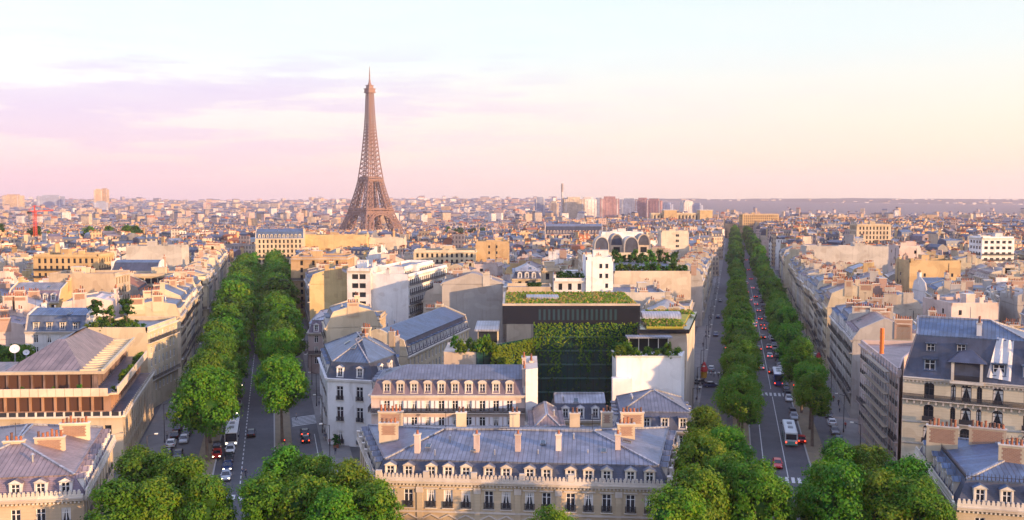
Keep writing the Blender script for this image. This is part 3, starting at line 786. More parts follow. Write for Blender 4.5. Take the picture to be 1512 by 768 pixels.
def all_trees():
    r = random.Random(11); n = 0
    for ax, nm, s1, near0 in ((AL, 'left avenue', 375, 0), (AR, 'right avenue', 985, -30)):
        for sd, sn in ((-1, 'left'), (1, 'right')):
            s = {('left avenue', -1): 6, ('left avenue', 1): 16, ('right avenue', -1): -46, ('right avenue', 1): -36}[(nm, sd)]; i = 0
            while s < s1:
                y_ = ax.at(s, 0).y
                p = ax.at(s + r.uniform(-.6, .6), sd * (((6.6 if sd < 0 else 8.0) if nm == 'left avenue' else (5.7 if sd < 0 else 9.0)) + r.uniform(-.5, .5)))
                step = (r.uniform(11.5, 13.5) if nm == 'left avenue' else r.uniform(9.2, 11.4)) if y_ < 420 else (r.uniform(10, 12) if y_ < 650 else 12.5)
                skip = (nm == 'left avenue' and sd == 1 and 24 < s < 44) or (nm == 'right avenue' and sd == 1 and (-14 < s < -6))
                if r.random() < .05: skip = True
                if not skip:
                    i += 1
                    rad = r.uniform(4.6, 6.0); zt = r.uniform(9.2, 11.8)
                    if nm == 'left avenue': rad += .9 + 1.5 * smooth(220, 420, y_); zt += r.uniform(-.3, 1.6)
                    if nm == 'right avenue':
                        rad = r.uniform(3.6, 5.2); zt += r.uniform(-1.4, .5)
                        if sd > 0 and s < 70: s += r.uniform(4, 10)
                    if y_ > 600: rad *= 1.25
                    cr = CR_NEAR if y_ < 235 else (CR_ROW if y_ < 520 else CR_FAR)
                    tree(p.x, p.y, zt, rad, 'green street tree, %s from near end of %s row on %s' % (ordn(i), sn, nm), 'street trees along the ' + nm, cr, r)
                s += step
    # round place: loose ring of trees in front, their tops in the last sun
    P = [(160, 768, 0, 4.4), (205, 722, 0, 4.6), (256, 738, 0, 4.6), (216, 762, 1, 4.4), (290, 762, 0, 4.0),
         (405, 722, 0, 4.7), (388, 760, 0, 4.2), (452, 728, 0, 4.2), (452, 764, 1, 4.6), (508, 742, 1, 4.7), (552, 764, 1, 4.2), (492, 778, 0, 4.2),
         (818, 800, 1, 3.4), (1046, 640, 1, 4.2), (1078, 672, 0, 4.2), (1044, 696, 1, 4.6), (1036, 748, 1, 4.6), (1088, 728, 0, 4.3), (1130, 744, 0, 4.4), (1006, 780, 1, 4.2),
         (1243, 704, 0, 4.4), (1296, 704, 1, 4.2), (1346, 734, 0, 4.5), (1262, 752, 0, 4.7), (1314, 752, 1, 4.8), (1368, 764, 0, 4.3), (1226, 738, 0, 4.2)]
    for i in range(9): P.append((None, (28 + i * 6.5, 86 - i * 3.2 + (i % 2) * 4), i % 2, 4.8))
    desc = {0: 'deep green', 1: 'yellow green'}
    for u, v, k, rad in sorted(P, key=lambda q: (q[0] is None, q[0] or 0)):
        zt = 11.0
        if u is None: x, y = v; u = 2000
        else: y = 39.0 * FOC / (v - 294); x = X(u, y); y = max(y, 104)
        where = 'left' if u < 340 else ('centre left' if u < 640 else ('bottom centre' if u < 900 else ('by the right avenue mouth' if u < 1180 else 'at bottom right')))
        n += 1
        tree(x, y, zt, rad, '%s leafy tree on the round place, %s in the ring from the left' % (desc[k], ordn(n)), 'trees around the round place', CR_NEARY if k else CR_NEAR, r, 'plane_tree')
all_trees()

# ------------------------------------------------------------------ cars, buses, people
GLOW_R = m_plain('tail_lamp_lit', (.5, .02, .01), .4, emit=(1, .06, .02), es=2.6)
GLOW_W = m_plain('head_lamp_lit', (.8, .75, .6), .4, emit=(1, .80, .5), es=7.0)
LAMP_W = m_plain('head_lamp', (.6, .6, .6), .2); LAMP_R = m_plain('tail_lamp', (.3, .015, .01), .3)
TYRE = m_plain('tyre_rubber', (.02, .02, .02), .8)
CARC = {'white': (.62, .62, .62), 'silver': (.36, .38, .41), 'black': (.018, .018, .022), 'grey': (.11, .115, .125), 'dark blue': (.02, .035, .10), 'red': (.42, .014, .012)}
CARM = {k: m_plain('car_paint_' + k.replace(' ', '_'), c, .28, spec=.6) for k, c in CARC.items()}
def loft(mb, secs, m, close=True):
    for A, B in zip(secs, secs[1:]):
        k = len(A)
        for i in range(k):
            j = (i + 1) % k; mb.face([A[i], A[j], B[j], B[i]], m)
    if close: mb.face(secs[0][::-1], m); mb.face(secs[-1], m)
def car_proto(colour, taxi=False, lit=None):
    m = CARM[colour]; root = empty('car', (0, 0, -500))
    def sec(y, w, z0, z1, bev=.12): return [(-w, y, z0), (w, y, z0), (w + .02, y, (z0 + z1) / 2), (w - bev, y, z1), (-w + bev, y, z1), (-w - .02, y, (z0 + z1) / 2)]
    b = MB([m, IRON])
    loft(b, [sec(-2.15, .62, .38, .62), sec(-2.05, .78, .28, .74), sec(-1.5, .86, .22, .86), sec(-.6, .88, .22, .94), (sec(1.2, .88, .22, .95)), sec(1.95, .84, .26, .93), sec(2.12, .72, .36, .85)], m)
    loft(b, [[(-.62, -.35, 1.40), (.62, -.35, 1.40), (.62, -.35, 1.45), (-.62, -.35, 1.45)], [(-.66, .2, 1.42), (.66, .2, 1.42), (.64, .2, 1.49), (-.64, .2, 1.49)], [(-.62, 1.15, 1.38), (.62, 1.15, 1.38), (.6, 1.15, 1.44), (-.6, 1.15, 1.44)]], m)
    for sx in (-1, 1):
        for y0, z0, y1, z1 in ((-.95, .92, -.35, 1.42), (.30, .92, .28, 1.42), (1.75, .92, 1.15, 1.40)):
            b.bar((sx * .80, y0, z0), (sx * .63, y1, z1), .09, m)
        b.bar((sx * .86, -.75, .98), (sx * 1.0, -.72, 1.02), .14, m)
    b.build('body', root)
    g = MB([GLASS])
    loft(g, [[(-.78, -.98, .92), (.78, -.98, .92), (.62, -.36, 1.41), (-.62, -.36, 1.41)], [(-.79, -.35, .92), (.79, -.35, .92), (.64, -.2, 1.43), (-.64, -.2, 1.43)], [(-.79, 1.1, .92), (.79, 1.1, .92), (.62, 1.0, 1.41), (-.62, 1.0, 1.41)], [(-.76, 1.78, .92), (.76, 1.78, .92), (.6, 1.16, 1.39), (-.6, 1.16, 1.39)]], GLASS)
    g.build('window', root)
    w = MB([TYRE, STEEL]); w.tube((-.11, 0, 0), (.11, 0, 0), .32, .32, TYRE, 12); w.tube((-.125, 0, 0), (.125, 0, 0), .19, .19, STEEL, 8); wm = w.mesh('wheel')
    for sx in (-1, 1):
        for yy in (-1.32, 1.32): put(wm, 'wheel', root, (sx * .79, yy, .32))
    fl = GLOW_W if lit else LAMP_W; rl = GLOW_R if lit else LAMP_R
    h = MB([fl]); h.box(-.16, -.06, -.08, .16, .06, .08, fl); hm = h.mesh('headlight'); t = MB([rl]); t.box(-.14, -.05, -.1, .14, .05, .1, rl); tm = t.mesh('tail_light')
    for sx in (-1, 1): put(hm, 'headlight', root, (sx * .58, -2.08, .62)); put(tm, 'tail_light', root, (sx * .62, 2.08, .72))
    if taxi:
        x = MB([GLOW_W]); x.box(-.25, .2, 1.48, .25, .42, 1.62, GLOW_W); x.build('taxi_sign', root)
    remember(root); return root
CARS = {}
def car(x, y, rz, colour, label, group, lit=False, far=False):
    """front of the car is local -y"""
    k = (colour, lit)
    if k not in CARS:
        CARS[k] = car_proto(colour, lit=lit); o = CARS[k]
    else: o = copy_tree(CARS[k])
    o.location = (x, y, .02); o.rotation_euler.z = rz; tag(o, label, 'car', group); return o
def bus(x, y, rz, body, low, label, roofc, front_glass=True, L=11.0, name='bus', tall=3.1, lit=False):
    root = empty(name, (x, y, .02), rz); tag(root, label, 'bus')
    m = m_plain('bus_' + name, body, .35); m2 = m_plain('bus_low_' + name, low, .35); mr = m_plain('bus_roof_' + name, roofc, .5)
    w = 1.25; h = L / 2; b = MB([m, m2, mr])
    b.box(-w, -h, .35, w, h, 1.15, m2); b.box(-w + .004, -h + .004, 1.15, w - .004, h - .004, tall - .15, m)
    loft(b, [[(-w, -h, tall - .15), (w, -h, tall - .15), (w, h, tall - .15), (-w, h, tall - .15)], [(-w + .2, -h + .2, tall), (w - .2, -h + .2, tall), (w - .2, h - .2, tall), (-w + .2, h - .2, tall)]], mr)
    b.build('body', root)
    for sx in (-1, 1):
        g = MB([GLASS]); n = 6
        for i in range(n):
            y0 = -h + .5 + i * (L - 1.0) / n; g.box(min(sx * (w - .02), sx * (w + .012)), y0 + .06, 1.35, max(sx * (w - .02), sx * (w + .012)), y0 + (L - 1.0) / n - .06, tall - .45, GLASS)
        g.build('side_window', root)
    g = MB([GLASS]); g.box(-w + .12, -h - .012, 1.1, w - .12, -h + .02, tall - .3, GLASS); g.build('windscreen', root)
    g = MB([GLASS]); g.box(-w + .2, h - .02, 1.5, w - .2, h + .012, tall - .45, GLASS); g.build('rear_window', root)
    for yy in (-h * .35, h * .3):
        a = MB([mr, STEEL]); a.box(-.5, yy - .7, tall, .5, yy + .7, tall + .22, STEEL); a.build('roof_hatch', root)
    wh = MB([TYRE, STEEL]); wh.tube((-.15, 0, 0), (.15, 0, 0), .48, .48, TYRE, 12); wh.tube((-.16, 0, 0), (.16, 0, 0), .28, .28, STEEL, 8); wm = wh.mesh('wheel')
    for sx in (-1, 1):
        for yy in (-h * .58, h * .55): put(wm, 'wheel', root, (sx * (w - .12), yy, .48))
        mm = MB([IRON]); mm.box(-.1, -.1, -.25, .1, .1, .25, IRON); mm.build('mirror', root, loc=(sx * (w + .22), -h - .1, 2.2))
        hl = MB([LAMP_W]); hl.box(-.17, -.03, -.1, .17, .03, .1, GLOW_W if not lit else LAMP_W); hl.build('headlight', root, loc=(sx * .9, -h - .02, .75))
        tl = MB([GLOW_R]); tl.box(-.12, -.03, -.16, .12, .03, .16, GLOW_R if lit else LAMP_R); tl.build('tail_light', root, loc=(sx * 1.0, h + .02, .95))
    return root
def person_mesh(seed, walk=True, coat=(.03, .03, .04), legs=(.02, .025, .05)):
    """one continuous skinned figure, 1.74 m, mid stride"""
    bm = bmesh.new(); r = random.Random(seed); st = .22 if walk else .06
    J = {'pel': ((0, 0, .95), .13), 'waist': ((0, 0, 1.12), .125), 'chest': ((0, -.01, 1.32), .155), 'neck': ((0, -.01, 1.48), .06), 'head': ((0, -.03, 1.60), .095), 'crn': ((0, -.02, 1.70), .08)}
    ed = [('pel', 'waist'), ('waist', 'chest'), ('chest', 'neck'), ('neck', 'head'), ('head', 'crn')]
    for sd, ph in ((-1, 1), (1, -1)):
        q = 'l' if sd < 0 else 'r'
        J[q + 'hip'] = ((sd * .09, 0, .88), .095); J[q + 'kn'] = ((sd * .1, -st * ph * .6 - .03, .49), .062); J[q + 'an'] = ((sd * .1, -st * ph + (.06 if ph < 0 else 0), .09), .042); J[q + 'toe'] = ((sd * .11, -st * ph - .14, .035), .04)
        J[q + 'sh'] = ((sd * .19, 0, 1.40), .07); J[q + 'el'] = ((sd * .25, st * ph * .5, 1.13), .047); J[q + 'wr'] = ((sd * .25, st * ph * .9 - .08, .90), .035); J[q + 'ha'] = ((sd * .25, st * ph * .95 - .12, .80), .038)
        ed += [('pel', q + 'hip'), (q + 'hip', q + 'kn'), (q + 'kn', q + 'an'), (q + 'an', q + 'toe'), ('chest', q + 'sh'), (q + 'sh', q + 'el'), (q + 'el', q + 'wr'), (q + 'wr', q + 'ha')]
    nm = list(J); vs_ = {n: bm.verts.new(J[n][0]) for n in nm}
    for a, b in ed: bm.edges.new((vs_[a], vs_[b]))
    me = bpy.data.meshes.new('person'); bm.to_mesh(me); bm.free()
    o = bpy.data.objects.new('person_source', me); COL.objects.link(o)
    md = o.modifiers.new('skin', 'SKIN'); sv = me.skin_vertices[0].data
    for i, n in enumerate(nm): sv[i].radius = (J[n][1], J[n][1] * (.72 if n in ('pel', 'waist', 'chest') else 1)); sv[i].use_root = n == 'pel'
    o.modifiers.new('smooth', 'SUBSURF').levels = 1
    dg = bpy.context.evaluated_depsgraph_get(); m2 = bpy.data.meshes.new_from_object(o.evaluated_get(dg)); bpy.data.objects.remove(o)
    cm = m_plain('coat_%d' % seed, coat, .9); lm = m_plain('trousers_%d' % seed, legs, .9); sk = m_plain('skin', (.45, .26, .18), .6); hr = m_plain('hair_%d' % seed, (.03, .02, .015), .7)
    m2.materials.clear()
    for m in (cm, lm, sk, hr): m2.materials.append(m)
    for p in m2.polygons:
        c = p.center; p.use_smooth = True
        p.material_index = 3 if (c.z > 1.64 or (c.z > 1.55 and c.y > .02)) else (2 if c.z > 1.46 or (c.z < .88 and abs(c.x) > .2) else (1 if c.z < .92 else 0))
    m2.name = 'person'; return m2
def traffic():
    r = random.Random(5); aR = -AR.ang; aL = -AL.ang; pi = math.pi
    cols = ['white', 'silver', 'black', 'grey', 'dark blue', 'silver', 'black', 'grey', 'white']
    # rz = heading: local -y is the front; towards camera rz = a, away rz = a + pi
    def at(ax, s, o, away, colour, label, group, lit=False):
        p = ax.at(s, o); car(p.x, p.y, (-ax.ang) + (pi if away else 0), colour, label, group, lit)
    # queue on the left avenue, facing the arch
    q = [(-7.0, 'silver', 'silver car at the head of the queue behind the zebra crossing', True), (-.8, 'dark blue', 'dark blue car second in the queue at the crossing', True), (5.2, 'black', 'black car third in the queue, behind a dark blue one', False), (11.4, 'white', 'white van like car just ahead of the white coach', False)]
    for s, c, lb, lit in q: at(AL, s, -2.6, False, c, lb, 'cars queuing on the left avenue', lit)
    p = AL.at(21.5, -2.6); bus(p.x, p.y, -AL.ang, (.62, .62, .60), (.55, .55, .54), 'white tourist coach in the queue on the left avenue', (.66, .66, .64), name='coach', L=12)
    at(AL, 24, 1.2, True, 'black', 'black car alongside the white coach on left avenue', 'cars driving on the avenues')
    i = 0
    for s in (33, 39, 46, 55, 66, 80, 96, 118, 140, 170):
        i += 1; at(AL, s, -2.7 + r.uniform(-.3, .3), False, r.choice(cols), '%s car behind the white coach on the left avenue' % ordn(i), 'cars queuing on the left avenue', i % 3 == 0)
    at(AL, 8.5, -5.0, False, 'red', 'red car at left kerb of the left avenue, under the trees', 'cars parked on the left avenue', True)
    at(AL, 14.5, -5.3, False, 'black', 'black car parked behind the red car on left avenue', 'cars parked on the left avenue')
    i = 0
    for s in (3, 10, 22, 28, 34, 41, 50, 57, 66):
        i += 1; c = r.choice(cols); at(AL, s, -12.4, False, c, '%s car on side lane left of trees, %s from near end' % (c, ordn(i)), 'cars on the left side lane')
    p = AL.at(27, 12.2); 
    for j, s in enumerate((16, 21.6)): at(AL, s, 12.4, True, 'black', ('black car with red lights on side lane by corner building', 'black car stopped ahead of another on the corner side lane')[j], 'cars by the corner building', True)
    for j, s in enumerate((62, 70, 79, 90, 104)): at(AL, s, 13.6, True, r.choice(cols), '%s car parked beyond the corner building on left avenue' % ordn(j + 1), 'cars by the corner building')
    # right avenue
    p = AR.at(-32, 4.4); bus(p.x, p.y, aR + pi, (.50, .53, .52), (.10, .25, .22), 'pale city bus with dark teal sides on the right avenue', (.62, .64, .62), name='city_bus', L=11.5, lit=True)
    p = AR.at(31, 4.8); bus(p.x, p.y, aR + pi, (.03, .05, .20), (.03, .05, .22), 'blue tour bus with white roof on the right avenue', (.70, .70, .70), name='tour_bus', L=11, lit=True, tall=3.6)
    at(AR, -33.0, 7.6 - .9, True, 'red', 'red car with lit tail lights beside the city bus', 'cars driving on the avenues', True)
    at(AR, -53, 1.0, False, 'red', 'small red car coming towards the zebra crossing', 'cars driving on the avenues')
    i = 0
    for s in [-12, -6.5, 8, 14, 20, 26, 33, 44, 50, 56, 62, 68, 75, 81, 90, 97, 104, 112, 120, 128, 137, 146, 156, 167, 178, 190, 204, 220, 238, 258, 280, 305, 335]:
        i += 1; c = r.choice(cols); at(AR, s, 6.5, i % 2 == 0, c, '%s parked car, %s from near end, right kerb of right avenue' % (c, ordn(i)), 'cars parked along the right avenue')
    i = 0
    for s, o in [(46, 3.6), (52, .9), (74, 4.2), (88, 1.2), (93, 4.6), (116, 3.3), (121, .3), (140, 4.4), (147, 1.0), (150, 4.2), (153, -2), (157, 1.4), (170, 3.8), (185, .5), (200, 4), (214, -2), (226, 3.4), (245, 1), (262, 4), (285, 0), (310, 3.5), (340, .5), (372, 3.6), (410, 0), (450, 3.4), (500, 0), (560, 3.2)]:
        i += 1; c = r.choice(cols); aw = o > -1; at(AR, s, o, aw, c, '%s car in traffic on right avenue, %s from near end' % (c, ordn(i)), 'cars driving on the avenues', True)
    i = 0
    for s in [28, 40, 46, 71, 88, 118, 131, 150, 171, 190, 215, 236, 262]:
        i += 1; c = r.choice(cols); at(AR, s, -9.2 if i % 3 else -13.6, i % 2, c, '%s car on left side lane of right avenue, %s from near end' % (c, ordn(i)), 'cars on the right side lane', i in (5,))
    for nm, ax, o, ss, gl in (('left avenue, outer left lane', AL, -14.6, range(-2, 78, 7), 'cars on the left side lane'), ('right avenue, lane right of the trees', AR, 14.4, range(-40, 130, 8), 'cars on the far right lane'), ('right avenue, near edge of left lane', AR, -8.6, range(60, 230, 9), 'cars on the right side lane'), ('left avenue, right kerb', AL, 5.2, range(46, 120, 8), 'cars parked on the left avenue')):
        i = 0
        for s in ss:
            if r.random() < .22: continue
            i += 1; c = r.choice(cols); at(ax, s + r.uniform(-.8, .8), o + r.uniform(-.15, .15), r.random() < .5, c, '%s parked car, %s from near end of %s' % (c, ordn(i), nm), gl)
    for j, (s, o) in enumerate(((24, -15.8), (21.0, -13.0))):
        p = AR.at(s, o); car(p.x, p.y, aR + pi / 2 + .2, ('black', 'dark blue')[j], ('black car turned across the side lane by the planted office', 'dark blue car turned across lane beside a black car')[j], 'cars on the right side lane')
    # people
    pm = [person_mesh(1), person_mesh(2, True, (.35, .33, .32), (.03, .04, .08)), person_mesh(3, False, (.30, .03, .03), (.02, .02, .02)), person_mesh(4, True, (.05, .07, .12), (.25, .22, .18))]
    for j, (ax, s, o, rz, k, lb) in enumerate([(AL, -7.5, .9, 1.2, 0, 'person in dark clothes walking between the traffic lanes'), (AL, -6.9, .3, 1.2, 3, 'person in navy jacket stepping between the left avenue lanes'),
            (AL, 34, 17, .4, 2, 'person in red top standing by the corner building'), (AL, 36, 11, 2.0, 1, 'person in grey walking at the corner crossing'), (AR, 34, -11.4, .3, 0, 'person in black crossing the side lane by the office'),
            (AR, 35, -12.6, .8, 1, 'person in pale jacket on side lane crossing'), (AR, 36, -10.6, 2.8, 3, 'person in navy walking on the side lane crossing'), (AR, 38, -13.5, 1.8, 2, 'person in red waiting at side lane crossing'),
            (AR, -62.5, -1.2, 1.4, 0, 'person in dark clothes on the front zebra crossing'), (AR, -3, 17.5, 0, 1, 'person in grey on the right avenue pavement'), (AR, 4, 18, 3.1, 0, 'person in black on the right avenue pavement'), (AR, 62, 17.8, .1, 3, 'person in navy far along the right pavement')]):
        p = ax.at(s, o); o_ = put(pm[k], 'person', None, (p.x, p.y, .15 if abs(o) > 14.5 else .02), rz); tag(o_, lb, 'person', 'people in the streets')
    wear = ('dark coat', 'pale grey jacket', 'red top', 'navy jacket')
    for ax, nm, sds, s0, s1, n in ((AR, 'right avenue', (1, -1), -20, 170, 26), (AL, 'left avenue', (1, -1), 0, 80, 12)):
        for q in range(n):
            sd = sds[q % 2]; k = r.randrange(4); s = r.uniform(s0, s1); o = sd * r.uniform(15.8, 18.2); p = ax.at(s, o)
            o_ = put(pm[k], 'person', None, (p.x, p.y, .15), -ax.ang + r.choice((0, math.pi)) + r.uniform(-.3, .3)); tag(o_, 'person in %s walking on %s pavement of %s' % (wear[k], 'right' if sd > 0 else 'left', nm), 'person', 'people in the streets')
traffic()

# ------------------------------------------------------------------ the iron tower
def tower():
    Yt = 1698.0; x0 = X(547.5, Yt); z0 = -26.0
    M = m_mottle('tower_iron', (.20, .115, .095), (.25, .15, .12), .03, .7, .1)
    root = empty('iron_lattice_tower', (x0, Yt, z0), R(44)); tag(root, 'tall brown iron lattice tower with three platforms on the skyline', 'tower')
    key = [(0, 54., 22.), (57.6, 31.0, 14.5), (115.7, 17.2, 10.0), (150, 12.8, 12.8), (196, 8.8, 8.8), (235, 6.6, 6.6), (276, 5.0, 5.0)]
    def prof(z, k):
        for a, b in zip(key, key[1:]):
            if a[0] <= z <= b[0]:
                t = (z - a[0]) / (b[0] - a[0]); f = 1 - (1 - t) ** (1.18 if b[0] < 120 else 1.0); return a[k] + (b[k] - a[k]) * f
    def legbox(sx, sy, z):
        o = prof(z, 1); w = prof(z, 2); return [(sx * o, sy * o, z), (sx * (o - w), sy * o, z), (sx * (o - w), sy * (o - w), z), (sx * o, sy * (o - w), z)]
    lv = [0, 14, 28, 42, 53, 62, 73, 84, 95, 105, 113]
    for sx in (-1, 1):
        for sy in (-1, 1):
            mb = MB([M])
            for za, zb in zip(lv, lv[1:]):
                A, B = legbox(sx, sy, za), legbox(sx, sy, zb); cw = 2.3 if za < 57 else 1.8
                for i in range(4):
                    j = (i + 1) % 4; mb.bar(A[i], B[i], cw, M); mb.bar(A[i], B[j], 1.1, M); mb.bar(A[j], B[i], 1.1, M); mb.bar(B[i], B[j], 1.2, M)
                    mA = (Vector(A[i]) + Vector(A[j])) / 2; mB = (Vector(B[i]) + Vector(B[j])) / 2; mb.bar(mA, mB, .9, M)
            mb.build('leg', root)
    for k in range(4):
        mb = MB([M]); ca, sa = math.cos(k * math.pi / 2), math.sin(k * math.pi / 2)
        def rot(x, y, z): return (x * ca - y * sa, x * sa + y * ca, z)
        n = 14; pr = None
        for i in range(n + 1):
            t = math.pi * i / n; xx = -math.cos(t) * 33; zz = 14 + math.sin(t) * 36; yo = -prof(max(0, min(57, zz)), 1) + .5
            a = rot(xx, yo, zz); b = rot(xx * 1.1, yo, zz + 4.5)
            if pr: mb.bar(pr[0], a, 1.6, M); mb.bar(pr[1], b, 1.3, M); mb.bar(pr[0], b, .8, M); mb.bar(pr[1], a, .8, M)
            mb.bar(a, b, .9, M); pr = (a, b)
        mb.build('arch', root)
    def platform(z, h, ha, hb, nr, inner):
        mb = MB([M]); 
        for i in range(4):
            c = [(-ha, -ha), (ha, -ha), (ha, ha), (-ha, ha)]; p, q = c[i], c[(i + 1) % 4]
            for zz, th, hh in ((z, 1.2, 1.0), (z + h * .45, 1.0, 1.6), (z + h, 1.6, 1.4)): mb.obox(p, q, 1.5 + hb, zz, zz + hh, M, hb)
            for j in range(nr + 1):
                t = j / nr; a = (p[0] + (q[0] - p[0]) * t, p[1] + (q[1] - p[1]) * t); mb.bar((*a, z), (*a, z + h), .8, M)
                if j < nr:
                    t2 = (j + 1) / nr; b = (p[0] + (q[0] - p[0]) * t2, p[1] + (q[1] - p[1]) * t2); mb.bar((*a, z + 1), (*b, z + h * .5), .6, M); mb.bar((*b, z + 1), (*a, z + h * .5), .6, M)
            pi_, qi = (p[0] * inner, p[1] * inner), (q[0] * inner, q[1] * inner)
            mb.prism([p, q, qi, pi_], z + h * .3, z + h * .35, M)
            mb.obox((p[0] * .86, p[1] * .86), (q[0] * .86, q[1] * .86), 5, z + h + .2, z + h + 3.4, M)
        return mb.build('platform', root)
    platform(50.5, 8.0, 31.5, 1.6, 18, .45); platform(110.5, 6.0, 17.4, 1.5, 12, .0001)
    mb = MB([M]); zs = [116]; st = 9.5
    while zs[-1] < 273: zs.append(min(274, zs[-1] + st)); st = max(4.6, st * .955)
    for za, zb in zip(zs, zs[1:]):
        ca_, cb_ = [], []
        for z, L in ((za, ca_), (zb, cb_)):
            o = prof(z, 1); L += [(-o, -o, z), (o, -o, z), (o, o, z), (-o, o, z)]
        w = 2.0 if za < 200 else 1.6
        for i in range(4):
            j = (i + 1) % 4; mb.bar(ca_[i], cb_[i], w, M); mb.bar(ca_[i], cb_[j], .95, M); mb.bar(ca_[j], cb_[i], .95, M); mb.bar(cb_[i], cb_[j], .8, M)
            ma = (Vector(ca_[i]) + Vector(ca_[j])) / 2; mc = (Vector(cb_[i]) + Vector(cb_[j])) / 2
            if za < 215: mb.bar(ma, mc, 1.5, M)
    mb.bar((0, 0, 116), (0, 0, 274), 1.6, M)
    mb.build('shaft', root)
    mb = MB([M]); mb.box(-8.3, -8.3, 273, 8.3, 8.3, 275, M); mb.box(-7.4, -7.4, 275, 7.4, 7.4, 280, M); mb.box(-8.6, -8.6, 280, 8.6, 8.6, 281.2, M); mb.box(-5, -5, 281.2, 5, 5, 286, M)
    mb.box(-6, -6, 286, 6, 6, 287, M)
    mb.tube((0, 0, 287), (0, 0, 292), 4.2, 2.4, M, 10); mb.tube((0, 0, 292), (0, 0, 297), 2.2, 1.6, M, 8); mb.build('top_cabin', root)
    mb = MB([M]); mb.tube((0, 0, 297), (0, 0, 312), 1.3, .9, M, 6); mb.tube((0, 0, 312), (0, 0, 321), .75, .45, M, 6); mb.box(-2, -.3, 305, 2, .3, 306, M); mb.build('antenna', root)
    root.scale = (.93, .93, .985)
    for sx in (-1, 1):
        for sy in (-1, 1):
            mb = MB([STONE]); mb.box(sx * 43 - 14, sy * 43 - 14, -4, sx * 43 + 14, sy * 43 + 14, 2, STONE); mb.build('foot', root)
tower()

